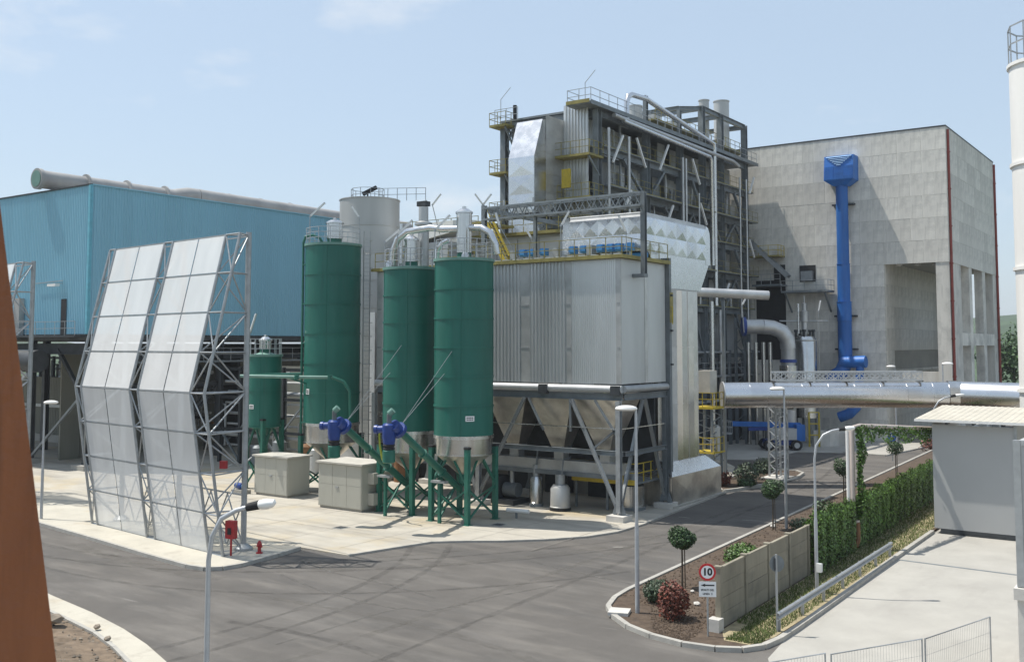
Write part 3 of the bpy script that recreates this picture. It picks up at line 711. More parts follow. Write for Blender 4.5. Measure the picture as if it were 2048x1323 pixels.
# ------------------------------------------------------------ windbreak screens
def windbreak(name, label, org, ang, trusses, ncol, group=None):
    """org: right front foot; trusses: list of (s0,s1) chord positions along the screen; profile in (n,z)"""
    th = thing(name, label, 'windbreak', (org[0],org[1],.15), group)
    e = Vector((-math.cos(ang), math.sin(ang), 0)); nrm = Vector((math.sin(ang), math.cos(ang), 0)); o = Vector((org[0],org[1],.15))
    def P(s, n, z): return o + e*s + nrm*n + Vector((0,0,z))
    B0, B1, B2 = (0,0), (-1.15,7.6), (.62,15.25); RN = 1.5
    def prof(t):                                  # t 0..8, rows of panels
        if t <= 4: f_ = t/4; return (B0[0]+(B1[0]-B0[0])*f_, B0[1]+(B1[1]-B0[1])*f_)
        f_ = (t-4)/4; return (B1[0]+(B2[0]-B1[0])*f_, B1[1]+(B2[1]-B1[1])*f_)
    for (s0,s1) in trusses:
        sm = (s0+s1)/2
        tr = MB()
        for s in (s0,s1):
            tr.tube([P(s,*B0),P(s,*B1),P(s,*B2)],.075,8)
        fr = tr.build('truss_chord','galv',th,smooth=1)
        MB().tube([P(sm,RN,-.02),P(sm,RN,15.4)],.14,12).build('rear_post','galv',th,smooth=1)
        MB().lathe(P(sm,RN,0).x,P(sm,RN,0).y,[(.45,.15),(.45,.27),(.2,.45)],14).build('foot','galv',th,smooth=1)
        wb = MB()
        for k in range(9):
            n,z = prof(k)
            wb.tube([P(s0,n,z),P(s1,n,z)],.045,6)
            for s in (s0,s1): wb.tube([P(s,n,z),P(sm,RN,z)],.04,6)
            if k < 8:
                n2,z2 = prof(k+1)
                a,b = (s0,s1) if k%2 else (s1,s0)
                wb.tube([P(a,n,z),P(b,n2,z2)],.035,6)
                for s in (s0,s1):
                    if k%2: wb.tube([P(s,n,z),P(sm,RN,z2)],.038,6)
                    else: wb.tube([P(sm,RN,z),P(s,n2,z2)],.038,6)
        wb.build('truss_bracing','galv',th,smooth=1)
    for (ta,tb) in zip(trusses[:-1],trusses[1:]):
        sa, sb = ta[1], tb[0]
        for c in range(ncol):
            x0 = sa+(sb-sa)*c/ncol; x1 = sa+(sb-sa)*(c+1)/ncol
            for k in range(8):
                (n0,z0),(n1,z1) = prof(k),prof(k+1); g = .05
                d = (Vector((n1,z1))-Vector((n0,z0))).normalized()*g
                pts = [P(x0+g,n0+d.x,z0+d.y),P(x1-g,n0+d.x,z0+d.y),P(x1-g,n1-d.x,z1-d.y),P(x0+g,n1-d.x,z1-d.y)]
                MB().add(pts,[(0,1,2,3)]).build('mesh_panel','meshsheet',th)
        rl = MB()
        for k in range(9):
            n,z = prof(k)
            MB().bar(P(sa,n+.05,z),P(sb,n+.05,z),.07).build('panel_rail','galv',th)
        for c in range(1,ncol):
            x = sa+(sb-sa)*c/ncol
            MB().tube([P(x,.03,0),P(x,B1[0]+.03,B1[1]),P(x,B2[0]+.03,B2[1])],.03,6).build('panel_mullion','galv',th,smooth=1)
        # cross ties at the back, between the rear posts
        sA,sB = sum(ta)/2, sum(tb)/2
        for k in range(4):
            s0_ = sA+(sB-sA)*k/4; s1_ = sA+(sB-sA)*(k+1)/4
            MB().bar(P(s0_,RN,0.1),P(s1_,RN,2.6),.05).build('rear_brace','galv',th); MB().bar(P(s1_,RN+.06,.1),P(s0_,RN+.06,2.6),.05).build('rear_brace','galv',th)
        for z in (2.6,15.2): MB().bar(P(sA,RN,z),P(sB,RN,z),.07).build('rear_rail','galv',th)
    return th
windbreak('windbreak_screen','tall white perforated windbreak in two bays on galvanised trusses',(-38.71,31.12),R(6.5),[(0,1.22),(6.2,7.05),(12.45,13.1)],2)
windbreak('windbreak_screen','second windbreak mostly hidden by the brown post at far left',(-63.8,34.15),R(6.5),[(0,1.2),(6.2,7.0)],2)
# hydrant things by the windbreak
hb = thing('hose_cabinet','red fire hose cabinet on red post beside the windbreak foot','hose cabinet',(-38.6,31.4,.15))
MB().tube([(-38.55,31.45,.15),(-38.55,31.45,1.0)],.05,10).build('post','red',hb,smooth=1)
MB().cbox((-38.55,31.45,.95),(.5,.28,.82),R(12)).build('box','red',hb)
MB().cbox((-38.51,31.29,1.15),(.2,.02,.3),R(12)).build('window','dark',hb)
hy = thing('fire_hydrant','small red pillar hydrant on the pavement corner','hydrant',(-37.9,32.6,.15))
MB().lathe(-37.9,32.6,[(.16,.15),(.16,.2),(.085,.22),(.085,.5),(.12,.52),(.12,.58),(.09,.66),(.04,.74)],14).build('body','red',hy,smooth=1)
for s in (-1,1): MB().tube([(-37.9,32.6,.48),(-37.9+s*.17,32.6,.48)],.045,8).build('outlet','red',hy,smooth=1)
rp_ = thing('hose_box','small red box fixed high on the windbreak right truss','box',(-39.2,31.45,4.15))
MB().cbox((-39.2,31.45,4.15),(.32,.2,.36),R(20)).build('box','red',rp_)
MB().bar((-39.2,31.6,4.2),(-39.75,32.4,4.2),.05).build('bracket','galv',rp_)

# ------------------------------------------------------------ silos
def label_plate(parent, c, nrm, w, h):
    c = Vector(c); nrm = Vector(nrm).normalized(); a = Vector((0,0,1)).cross(nrm).normalized()
    q = MB().extr([c-a*w/2,c+a*w/2,c+a*w/2+Vector((0,0,h)),c-a*w/2+Vector((0,0,h))],nrm*.03).build('label_plate','signwhite',parent)
    for k in (0,1):
        z = h*(.22+.36*k); t = MB()
        for j in range(4):
            x0 = -w*.38+j*w*.2; t.extr([c+a*x0+nrm*.034+Vector((0,0,z)),c+a*(x0+w*.15)+nrm*.034+Vector((0,0,z)),c+a*(x0+w*.15)+nrm*.034+Vector((0,0,z+h*.2)),c+a*x0+nrm*.034+Vector((0,0,z+h*.2))],nrm*.004)
        t.build('lettering','signblack',q)
TOCAM = Vector((.579,-.815,0))
def silo(label, cx, cy, r, zt, zg, zs, ncourse, metal=True, legs=1.3, filt=(0,.48,2.0), plate=None, seg=48, group='green silos'):
    th = thing('silo', label, 'silo', (cx,cy,0), group)
    h = (zt-zg)/ncourse
    for k in range(ncourse):
        a = zg+k*h; MB().lathe(cx,cy,[(r,a),(r,a+h)],seg,cap=False).build('shell_course','green',th,smooth=1)
        if k: MB().ring(cx,cy,a,r-.005,.045,.10,seg).build('stiffener_ring','green',th,smooth=1)
    for ang in (-2.2,-1.0,.4,2.0):
        sm = MB(); 
        sm.box(cx+r*math.cos(ang)-.015,cx+r*math.cos(ang)+.015,cy+r*math.sin(ang)-.015,cy+r*math.sin(ang)+.015,zg,zt); sm.build('seam','green',th)
    MB().ring(cx,cy,zt+.03,r-.12,.2,.16,seg).build('top_curb','greentop',th,smooth=1)
    MB().lathe(cx,cy,[(r-.1,zt),(.3,zt+.28),(0.001,zt+.28)],seg,cap=False).build('roof','greentop',th,smooth=1)
    sk = 'stainless' if metal else 'green'
    MB().lathe(cx,cy,[(r-.03,zs),(r-.02,zg-.15)],seg,cap=False).build('skirt',sk,th,smooth=1)
    MB().ring(cx,cy,zg-.08,r-.05,.09,.18,seg).build('skirt_ring','alu' if metal else 'green',th,smooth=1)
    MB().ring(cx,cy,zs-.02,r-.08,.12,.05,seg).build('skirt_ring','stainless' if metal else 'green',th,smooth=1)
    zc = zs-(r-.3)*.85
    MB().lathe(cx,cy,[(.28,zc),(r-.04,zs)],seg,cap=True).build('cone','hopper' if metal else 'green',th,smooth=1)
    MB().lathe(cx,cy,[(.3,zc-.5),(.3,zc)],16).build('outlet','greensteel',th,smooth=1)
    L_ = legs
    for sx in (-1,1):
        for sy in (-1,1):
            x, y = cx+sx*L_, cy+sy*L_
            lg = MB().box(x-.13,x+.13,y-.13,y+.13,.06,zs+.35).build('leg','greensteel',th)
            MB().box(x-.22,x+.22,y-.22,y+.22,.055,.09).build('base_plate','greensteel',lg)
            MB().box(x-.15,x+.15,y-.15,y+.15,zs+.35,zs+.47).build('leg_cap','dark',lg)
    for (a,b) in (((-1,-1),(1,-1)),((1,-1),(1,1)),((1,1),(-1,1)),((-1,1),(-1,-1))):
        for f_,g_ in ((a,b),(b,a)):
            MB().bar((cx+f_[0]*L_,cy+f_[1]*L_,.25),(cx+g_[0]*L_,cy+g_[1]*L_,zs*.52),.09).build('brace','greensteel',th)
            MB().bar((cx+f_[0]*L_,cy+f_[1]*L_,zs*.55),(cx+(f_[0]+g_[0])/2*L_*.9,cy+(f_[1]+g_[1])/2*L_*.9,zs+.1),.10).build('brace','greensteel',th)
    # guard rail on the roof
    rl = MB(); pts = [(cx+(r-.05)*math.cos(t),cy+(r-.05)*math.sin(t),zt+.1) for t in [2*math.pi*i/14 for i in range(15)]]
    railing(rl,pts,1.1,.8,.018,(.4,.75)); rl.build('guard_rail','lampgrey',th)
    # dust filter on top
    fx, fr_, fh = filt
    fo = MB().lathe(cx+fx,cy,[(fr_*.9,zt+.2),(fr_*.9,zt+.5)],20).build('filter_base','greensteel',th,smooth=1)
    fl = MB(); sg = 28
    vs=[];n_=sg
    for zz in (zt+.5,zt+.5+fh):
        for j in range(n_):
            rr = fr_*(1 if j%2 else .95); vs.append((cx+fx+rr*math.cos(2*math.pi*j/n_),cy+rr*math.sin(2*math.pi*j/n_),zz))
    fl.add(vs,[(j,(j+1)%n_,n_+(j+1)%n_,n_+j) for j in range(n_)]); fl.build('dust_filter','stainless',th)
    MB().lathe(cx+fx,cy,[(fr_*1.12,zt+.5+fh),(fr_*1.12,zt+.6+fh),(fr_*.5,zt+.78+fh),(.12,zt+.8+fh),(.12,zt+.92+fh),(.001,zt+.95+fh)],24,cap=False).build('filter_cap','alu',th,smooth=1)
    if plate:
        du, zz, w_, h_ = plate; a = Vector((.815,.579,0)); nn = (TOCAM*math.sqrt(1-du*du)+a*du)
        label_plate(th, (cx+nn.x*(r+.012),cy+nn.y*(r+.012),zz), nn, w_, h_)
    return th
s3 = silo('wide green silo nearest the filter house with long white plate',-36.0,45.85,1.7,14.85,4.9,3.85,6,plate=(.25,5.75,.5,.3),filt=(.0,.45,2.3))
s2 = silo('green silo partly hidden behind the silo next to filter house',-40.65,46.55,1.68,14.6,4.9,3.7,6,filt=(0,.42,1.3))
s1 = silo('tallest green silo standing alone left of the pair',-50.4,49.5,1.9,16.85,4.75,3.5,6,legs=1.45,plate=(-.72,6.7,.36,.36),filt=(.1,.56,1.05))
s4 = silo('small short green silo with all-green cone behind grey cabinet',-55.35,47.85,1.16,9.25,4.5,4.45,2,metal=False,legs=.85,plate=(-.55,5.6,.4,.3),filt=(0,.42,.55),seg=36)
# pipework joining the tops of silos two and three
pc = thing('silo_pipework','silver looping ducts joining the filters above the paired silos','pipe',(-38.5,46,14.7))
MB().tube([(-41.6,45.9,14.9),(-41.55,45.9,15.8),(-41.2,45.9,16.5),(-40.4,45.9,16.9),(-38.6,45.9,17.0),(-37.6,45.9,16.85),(-36.4,45.9,16.8)],.2,12).build('loop_duct','alu',pc,smooth=1)
MB().tube([(-35.6,45.9,16.8),(-34.8,45.95,16.75),(-34.2,46.0,16.4),(-33.95,46.1,15.8),(-33.9,46.2,15.2)],.2,12).build('loop_duct','alu',pc,smooth=1)
MB().tube([(-37.6,45.3,14.9),(-37.55,45.3,15.6),(-37.2,45.3,15.95),(-36.7,45.3,16.1)],.14,10).build('loop_duct','alu',pc,smooth=1)
MB().lathe(-40.6,47.6,[(.35,14.9),(.35,17.4),(.55,17.45),(.55,17.6),(.3,17.7),(.3,18.6)],18).build('cyclone','alu_dull',pc,smooth=1)
MB().box(-41.0,-40.3,47.4,47.9,18.65,18.95).build('fan_motor','darksteel',pc)
MB().tube([(-41.9,47.0,15.1),(-41.9,47.0,17.6)],.1,8).build('vent_pipe','alu',pc,smooth=1)
MB().lathe(-41.6,45.6,[(.22,14.7),(.22,15.0),(.15,15.15),(.001,15.2)],14).build('relief_valve','stainless',pc,smooth=1)
MB().lathe(-35.4,45.2,[(.24,14.9),(.24,15.15),(.15,15.3),(.001,15.33)],14).build('relief_valve','stainless',pc,smooth=1)
# ladder with rungs beside silo one, and fill pipe on its left
ld = thing('silo_ladder','thin caged ladder running up the right side of the tallest silo','ladder',(-48.6,50.6,.06))
lx, ly = -48.70, 50.75
for s in (0,.45): MB().bar((lx+s*.8,ly+s*.58,.1),(lx+s*.8,ly+s*.58,17.9),.05).build('rail','galv',ld)
rg = MB()
for k in range(60): rg.bar((lx,ly,.3+k*.29),(lx+.36,ly+.26,.3+k*.29),.03)
rg.build('rungs','galv',ld)
cg = MB()
for k in range(16):
    z = 3+k*.95; cg.tube([(lx,ly,z),(lx+.25,ly-.25,z),(lx+.55,ly-.1,z),(lx+.65,ly+.2,z),(lx+.36,ly+.26,z)],.018,5)
cg.build('cage_hoop','galv',ld)
fp = thing('fill_pipe','dark green fill pipe up the left edge of the tallest silo','pipe',(-52.1,48.4,.1))
MB().tube([(-51.95,48.15,.9),(-51.95,48.15,17.1),(-51.8,48.2,17.5),(-51.4,48.5,17.6),(-51.1,48.9,17.4),(-51.0,49.1,17.0)],.085,10).build('pipe','greensteel',fp,smooth=1)
for k in range(6): MB().box(-52.0,-51.6,48.1,48.5,2+k*2.7,2.1+k*2.7).build('clamp','greensteel',fp)
cp = thing('coating_pipe','pale green horizontal pipe curving down in front of tallest silo','pipe',(-50,47,5))
from_pts = [(-53.9,44.5,7.95),(-50.3,46.2,7.9),(-48.35,47.55,7.88),(-47.75,47.95,7.6),(-47.4,48.2,7.0),(-47.35,48.25,5.2)]
MB().tube(from_pts[:3],.11,10).build('pipe','greentop',cp,smooth=1)
MB().tube(from_pts[2:],.11,10).build('pipe_bend','greensteel',cp,smooth=1)
for p in ((-50.3,46.2,7.9),(-48.5,47.45,7.88)): MB().lathe(p[0],p[1],[(.17,p[2]-.15),(.17,p[2]+.15)],10).build('flange','greensteel',cp,smooth=1)
MB().tube([(-53.9,44.5,7.95),(-53.4,46.2,8.0),(-51.9,48.0,8.05)],.08,8).build('branch','greensteel',cp,smooth=1)
MB().bar((-51.3,46.5,7.8),(-50.9,48.4,7.2),.1).build('support_arm','greensteel',cp)

# ------------------------------------------------------------ screw conveyors
def conveyor(label, x):
    th = thing('screw_conveyor', label, 'conveyor', (x,43.5,0), 'inclined screw conveyors')
    a, b = Vector((x,46.0,1.75)), Vector((x,40.75,5.45)); d = (b-a).normalized()
    MB().tube([a,b],.2,14).build('trough','greensteel',th,smooth=1)
    MB().bar(a+Vector((0,-.02,.24)),b+Vector((0,-.02,.24)),.12,.06).build('cover_strip','greentop',th)
    for f_ in (.3,.62): 
        p = a+(b-a)*f_; MB().tube([p-d*.05,p+d*.05],.27,14).build('flange','greensteel',th,smooth=1)
    MB().tube([b-d*.1,b+d*.12],.45,18).build('drive_flange','blue_dark',th,smooth=1)
    mt = MB().tube([b+d*.12,b+d*.55],.33,16).build('gearbox','blue_dark',th,smooth=1)
    MB().tube([(x-.15,40.35,5.55),(x-.95,40.15,5.5)],.2,14).build('motor','blue_dark',th,smooth=1)
    MB().tube([(x-.95,40.15,5.5),(x-1.12,40.1,5.5)],.24,14).build('fan_cowl','blue_dark',th,smooth=1)
    MB().lathe(x-.25,40.25,[(.3,4.75),(.36,5.1),(.36,5.75),(.28,5.85)],16).build('valve_body','blue_dark',th,smooth=1)
    MB().lathe(x-.25,40.25,[(.3,4.45),(.33,4.52),(.27,4.6),(.33,4.68),(.3,4.75)],16).build('sleeve','rubber',th,smooth=1)
    MB().lathe(x-.25,40.25,[(.24,3.75),(.34,3.8),(.34,4.4),(.3,4.45)],16).build('spout','greensteel',th,smooth=1)
    MB().tube([(x-.25,40.25,5.85),(x-.22,40.22,6.35)],.13,12).build('actuator','steel',th,smooth=1)
    MB().tube([(x-.2,40.2,6.35),(x-.0,40.3,6.55)],.17,12).build('actuator_head','greentop',th,smooth=1)
    MB().box(x-.5,x+.5,44.0,44.35,2.3,2.42).build('saddle','galv',th)
    MB().bar((x,44.2,.06),(x,44.2,2.32),.16).build('support_leg','greensteel',th)
    MB().bar((x,44.2,.3),(x,45.6,1.9),.08).build('support_strut','greensteel',th)
    cb_ = MB()
    cb_.tube([(x+.05,40.9,5.75),(x+.35,44.15,8.4)],.014,5); cb_.tube([(x+.05,40.9,5.75),(x+.9,44.5,10.0)],.014,5)
    cb_.build('stay_cable','galv',th)
    return th
conveyor('left screw conveyor with blue drive leaning beside larger grey cabinet',-40.5)
conveyor('right screw conveyor with blue drive leaning up to the wide silo',-36.4)
hz = thing('hose','yellow-green flexible hose hanging behind the left conveyor','hose',(-39.6,43.6,3))
MB().tube([(-38.9,42.2,5.3),(-39.15,42.3,5.35),(-39.35,42.4,5.0),(-39.4,42.5,4.4),(-39.5,42.8,3.6),(-39.7,43.2,3.3)],.06,8).build('hose_tube','yelgreen',hz,smooth=1)

# ------------------------------------------------------------ cabinets
def cabinet(label, x0,x1,y0,y1,h,boxes):
    th = thing('plant_cabinet',label,'cabinet',((x0+x1)/2,(y0+y1)/2,.06),'beige plant cabinets')
    MB().box(x0+.08,x1-.08,y0+.08,y1-.08,.06,.2).build('plinth','concrete_core',th)
    MB().box(x0,x1,y0,y1,.2,h).build('body','cab',th)
    nx = 3
    for k in range(nx):
        a = x0+.03+(x1-x0-.06)*k/nx; b = x0+.03+(x1-x0-.06)*(k+1)/nx-.02
        for (z0,z1) in ((.24,h*.55),(h*.55+.02,h-.06)):
            MB().box(a,b,y0-.022,y0-.002,z0,z1).build('wall_panel','cab',th)
    MB().box(x1+.002,x1+.022,y0+.03,y1-.03,.24,h-.06).build('side_panel','cab',th)
    MB().box(x0-.14,x1+.14,y0-.14,y1+.14,h,h+.10).build('roof','cabtop',th)
    MB().box(x0+1.5,x0+1.75,y0-.06,y0-.025,1.35,1.45).build('handle','galv',th)
    for (z0,z1) in boxes:
        MB().box(x1+.024,x1+.5,y0+.5,y1-.35,z0,z1).build('vent_box','cab',th)
    return th
cabinet('larger beige plant cabinet with two vent boxes on its side',-46.1,-42.45,44.25,46.6,2.8,((.45,1.15),(1.7,2.35)))
cabinet('beige plant cabinet standing in front of the small silo',-53.55,-50.35,45.55,47.5,2.6,())
# pump beside it
pm = thing('pump','little blue motor pump on plinth left of the rear cabinet','pump',(-54.6,45.2,.06))
MB().cbox((-54.6,45.3,.06),(1.3,.6,.25)).build('plinth','concrete_core',pm)
MB().tube([(-55.1,45.3,.55),(-54.5,45.3,.55)],.2,12).build('motor','blue_dark',pm,smooth=1)
MB().tube([(-54.5,45.3,.55),(-54.2,45.3,.55)],.13,12).build('pump_body','blue_act',pm,smooth=1)
MB().tube([(-54.15,45.3,.5),(-54.1,45.3,2.2),(-54.3,45.9,2.4)],.06,8).build('riser','galv',pm,smooth=1)
# ------------------------------------------------------------ bag filter house
fh = thing('filter_house','ribbed aluminium bag filter house raised on steel legs over hoppers','filter house',(-38,54,0))
FX0,FX1,FY0,FY1,FZ0,FZ1 = -47.8,-28.62,51.2,56.8,7.75,15.05
MB().box(FX0+.1,FX1-.1,FY0+.1,FY1-.1,FZ0,FZ1).build('casing','casing',fh)
def ribs_x(x0,x1,y,z0,z1,pitch,dep,name='cladding_bay',par=None,mt='alu_rib'):
    n = max(1,round((x1-x0)/pitch)); pr=[]; p=(x1-x0)/n
    for k in range(n):
        x = x0+k*p; pr += [(x,y),(x+p*.45,y),(x+p*.55,y-dep),(x+p*.9,y-dep)]
    pr.append((x1,y)); vv=[]
    for a,b in pr: vv += [(a,b,z0),(a,b,z1)]
    return MB().add(vv,[(2*i,2*i+2,2*i+3,2*i+1) for i in range(len(pr)-1)]).build(name,mt,par or fh)
def ribs_y(y0,y1,x,z0,z1,pitch,dep,name='cladding_bay',par=None,mt='alu_rib'):
    n = max(1,round((y1-y0)/pitch)); pr=[]; p=(y1-y0)/n
    for k in range(n):
        y = y0+k*p; pr += [(x,y),(x,y+p*.45),(x+dep,y+p*.55),(x+dep,y+p*.9)]
    pr.append((x,y1)); vv=[]
    for a,b in pr: vv += [(a,b,z0),(a,b,z1)]
    return MB().add(vv,[(2*i,2*i+2,2*i+3,2*i+1) for i in range(len(pr)-1)]).build(name,mt,par or fh)
pil = [(-47.8,-47.3),(-43.6,-43.0),(-39.4,-38.7),(-35.75,-35.0),(-32.45,-32.0),(-28.95,-28.62)]
for i,((a,b),(c,d)) in enumerate(zip(pil[:-1],pil[1:])):
    ribs_x(b,c,FY0,FZ0,FZ1,.26 if i < 4 else .14,.08 if i < 4 else .03)
for (a,b) in pil: 
    p_ = MB().box(a,b,FY0-.035,FY0+.05,FZ0,FZ1).build('pilaster','alu_dull',fh)
    for z in (9.8,12.4): MB().box(a+.08,b-.08,FY0-.06,FY0-.036,z,z+.1).build('rivet_plate','galv',p_)
ribs_y(FY0+.05,54.05,FX1-.02,FZ0,FZ1,.12,.028); ribs_y(54.4,FY1,FX1-.02,FZ0,FZ1,.12,.028)
MB().box(FX1-.05,FX1+.035,54.05,54.4,FZ0,FZ1).build('pilaster','alu_dull',fh)
MB().box(FX1-.3,FX1+.30,FY1+.02,FY1+.3,.06,FZ1+.4).build('corner_riser','steel',fh)
# header pipe and ring beam below the casing
MB().tube([(FX0,FY0-.05,7.45),(FX1+.05,FY0-.05,7.45)],.22,14).build('header_pipe','casing',fh,smooth=1)
MB().tube([(FX1+.05,FY0+.1,7.45),(FX1+.05,FY1,7.45)],.22,14).build('header_pipe','casing',fh,smooth=1)
MB().ibeam((FX0,FY0+.1,7.0),(FX1,FY0+.1,7.0),.4,.3).build('ring_beam','steel',fh)
MB().ibeam((FX1,FY0+.3,7.0),(FX1,FY1,7.0),.38,.3).build('ring_beam','steel',fh)
for x in (-33.9,-28.9): MB().box(x-.3,x+.3,FY0-.35,FY0-.05,7.1,7.65).build('junction_box','darksteel',fh)
# legs on footings
for x in (-28.55,-38.6,-47.5):
    for y in (50.7,56.5):
        lg = MB().ibeam((x,y,.5),(x,y,6.8),.30,.28).build('leg','steel' if y > 52 else 'galv',fh)
        MB().cbox((x,y,.06),(1.1,1.1,.32)).build('footing','block',lg)
        for s in (-1,1): MB().bar((x+s*.3,y,.38),(x+s*.1,y,.95),.06,.3).build('stiffener','steel',lg)
for (p,q) in (((-28.65,50.7,.7),(-31.9,51.0,6.8)),((-28.55,50.8,.7),(-28.55,53.6,6.8)),((-38.6,50.7,.7),(-35.3,51.0,6.8)),((-38.6,50.7,.7),(-41.9,51.0,6.8)),((-28.6,56.5,.7),(-28.6,54.0,6.8)),((-47.4,50.7,.7),(-44,51.0,6.8))):
    MB().ibeam(p,q,.19,.17).build('diagonal_brace','galv',fh)
for (p,q) in (((-28.7,51.0,4.6),(-30.3,51.0,6.8)),((-30.4,51.0,4.0),(-28.8,51.0,5.2)),((-32.0,51.0,6.8),(-32.0,51.05,4.9)),((-35.0,51.0,6.8),(-33.9,51.0,4.9))):
    MB().bar(p,q,.12).build('strut','steel',fh)
MB().bar((-47.5,50.9,5.2),(-28.6,50.9,5.2),.05).build('cable_tray','alu',fh)
MB().bar((-28.5,50.9,5.2),(-28.5,56.5,5.2),.05).build('cable_tray','alu',fh)
MB().ibeam((-47.5,51.3,3.75),(-28.6,51.3,3.75),.28,.2).build('tie_beam','steel',fh)
MB().ibeam((-28.5,51.4,3.75),(-28.5,56.5,3.75),.26,.2).build('tie_beam','steel',fh)
# hoppers
for x in (-30.5,-33.75,-37.1,-40.5,-43.8,-46.4):
    for y in (52.75,):
        h_ = MB().frustum((x-.42,x+.42,y-.4,y+.4),3.7,(x-1.6 if x>-46 else x-1.2,x+1.6,y-1.32,y+1.32),6.95).build('hopper','hopper',fh)
        MB().box(x-.34,x+.34,y-.32,y+.32,2.7,3.7).build('discharge_neck','alu_dull',h_)
        MB().frustum((x-.46,x+.46,y-.44,y+.44),3.66,(x-.48,x+.48,y-.46,y+.46),3.8).build('neck_flange','steel',h_)
MB().box(FX0+.2,FX1-.2,55.6,55.75,2.4,6.95).build('shade_sheet','darksteel',fh)  # added dark sheet that gives the gaps between hoppers their shade
# chain conveyor under the hoppers
MB().box(-47.2,-29.4,52.3,53.2,2.35,3.0).build('chain_conveyor','alu_dull',fh)
MB().box(-47.2,-29.4,52.2,52.28,2.1,2.36).build('conveyor_edge','steel',fh)
# low platform with yellow rails at the right
pf = MB().box(-33.4,-28.9,53.4,56.3,1.75,1.85).build('platform','steel',fh)
rl = MB(); railing(rl,[(-33.4,53.45,1.85),(-28.95,53.45,1.85),(-28.95,56.3,1.85)],1.1,.9,.025); rl.build('railing','yellow',pf)
MB().box(-33.4,-28.95,53.36,53.4,1.7,2.0).build('toe_board','yellow',pf)
for x in (-33.2,-31,-29.1): MB().bar((x,53.6,.06),(x,53.6,1.75),.12).build('post','steel',pf)
# roof walkway
rw = MB().box(FX0-.3,FX1+.25,FY0-.3,FY1+.2,FZ1+.03,FZ1+.14).build('roof_deck','dullyellow',fh)
MB().box(FX0-.32,FX1+.27,FY0-.34,FY0-.3,FZ1+.0,FZ1+.22).build('edge_channel','dullyellow',rw)
MB().box(FX1+.27,FX1+.31,FY0-.34,FY1+.2,FZ1+.0,FZ1+.22).build('edge_channel','dullyellow',rw)
rl = MB(); railing(rl,[(FX0,FY0-.25,FZ1+.14),(FX1+.22,FY0-.25,FZ1+.14),(FX1+.22,FY1,FZ1+.14)],1.1,1.1,.02); rl.build('guard_rail','dullyellow',rw)
for k in range(24): MB().box(FX0+.4+k*.8,FX0+.75+k*.8,FY0-.2,FY0+.25,FZ1+.15,FZ1+.3).build('roof_clip','white',rw)
for x in (-37.0,-36.3,-35.4,-33.2,-32.4,-31.2,-30.5,-29.9,-29.2):
    v_ = MB().box(x-.2,x+.2,53.2,53.6,FZ1+.65,FZ1+1.12).build('valve_actuator','blue_act',fh)
    MB().bar((x,53.4,FZ1+.14),(x,53.4,FZ1+.62),.12).build('valve_stem','galv',v_)
    MB().box(x-.2,x+.2,53.1,53.2,FZ1+.75,FZ1+1.05).build('actuator_cover','blue_act',v_)
for x in (-37.7,-34.4,-31.9):
    MB().box(x-.2,x+.2,53.1,53.6,FZ1+.5,FZ1+1.1).build('control_box','galv',fh)
MB().tube([(-31.2,54.6,FZ1+.45),(-28.7,54.6,FZ1+.45)],.2,14).build('air_header','blue_act',fh,smooth=1)
MB().tube([(-29.8,55.2,FZ1+.1),(-29.8,55.2,FZ1+1.6)],.06,8).build('vent_pipe','steel',fh,smooth=1)
MB().tube([(-29.0,55.8,FZ1+.1),(-29.0,55.8,FZ1+1.9)],.07,8).build('vent_pipe','steel',fh,smooth=1)
for y,z in ((56.9,FZ1-2.0),(56.9,FZ1-4.2),(56.9,FZ1-6.3)): MB().box(FX1+.3,FX1+.42,y,y+.2,z,z+.12).build('clamp','darksteel',fh)
# things standing under the filter
def vessel(label,x,y,r,h,mt,base):
    th = thing('process_vessel',label,'vessel',(x,y,.06))
    MB().lathe(x,y,[(r*1.05,.06),(r*1.05,.3),(r,.32),(r,h*.62),(r*.75,h*.72)],20).build('shell',mt,th,smooth=1)
    MB().lathe(x,y,[(r*.5,h*.72),(r*.5,h)],14).build('head','galv',th,smooth=1)
    MB().lathe(x,y,[(r*1.08,.055),(r*1.08,.25)],20).build('base_ring',base,th,smooth=1)
    MB().tube([(x+r*.4,y-.2,h),(x+r*.6,y-.2,h+.9),(x+r*.6,y+.6,h+1.0)],.05,8).build('pipe','steel',th,smooth=1)
    return th
vessel('white drum vessel with black base under the filter',-33.3,51.9,.6,2.2,'tankgrey','dark')
vessel('slim shiny steel vessel with orange head under filter',-35.4,52.4,.42,2.6,'stainless','steel')
vessel('round metal vessel in shade beneath right end of filter',-30.0,54.8,.8,2.4,'stainless','steel')
bw = thing('blower_skid','dark blower skid under the filter behind the wide silo legs','machine',(-38,52.6,.06))
MB().box(-39.4,-36.6,51.6,53.4,.06,.35).build('skid','darksteel',bw)
MB().box(-39.2,-37.9,51.8,53.2,.35,1.7).build('motor_box','darksteel',bw)
MB().tube([(-37.8,52.5,.9),(-36.8,52.5,.9)],.45,14).build('blower','steel',bw,smooth=1)
MB().tube([(-37.3,52.5,1.3),(-37.3,52.5,2.2),(-36.6,52.5,2.3)],.15,10).build('outlet_pipe','galv',bw,smooth=1)
gp = thing('ground_pipe','white pipe with pink sleeve lying by silo leg','pipe',(-33.4,47.6,.06))
MB().tube([(-34.4,47.9,.5),(-33.0,48.1,.5)],.12,10).build('pipe','white',gp,smooth=1)
MB().bar((-33.8,48,.06),(-33.8,48,.42),.1).build('stand','steel',gp)
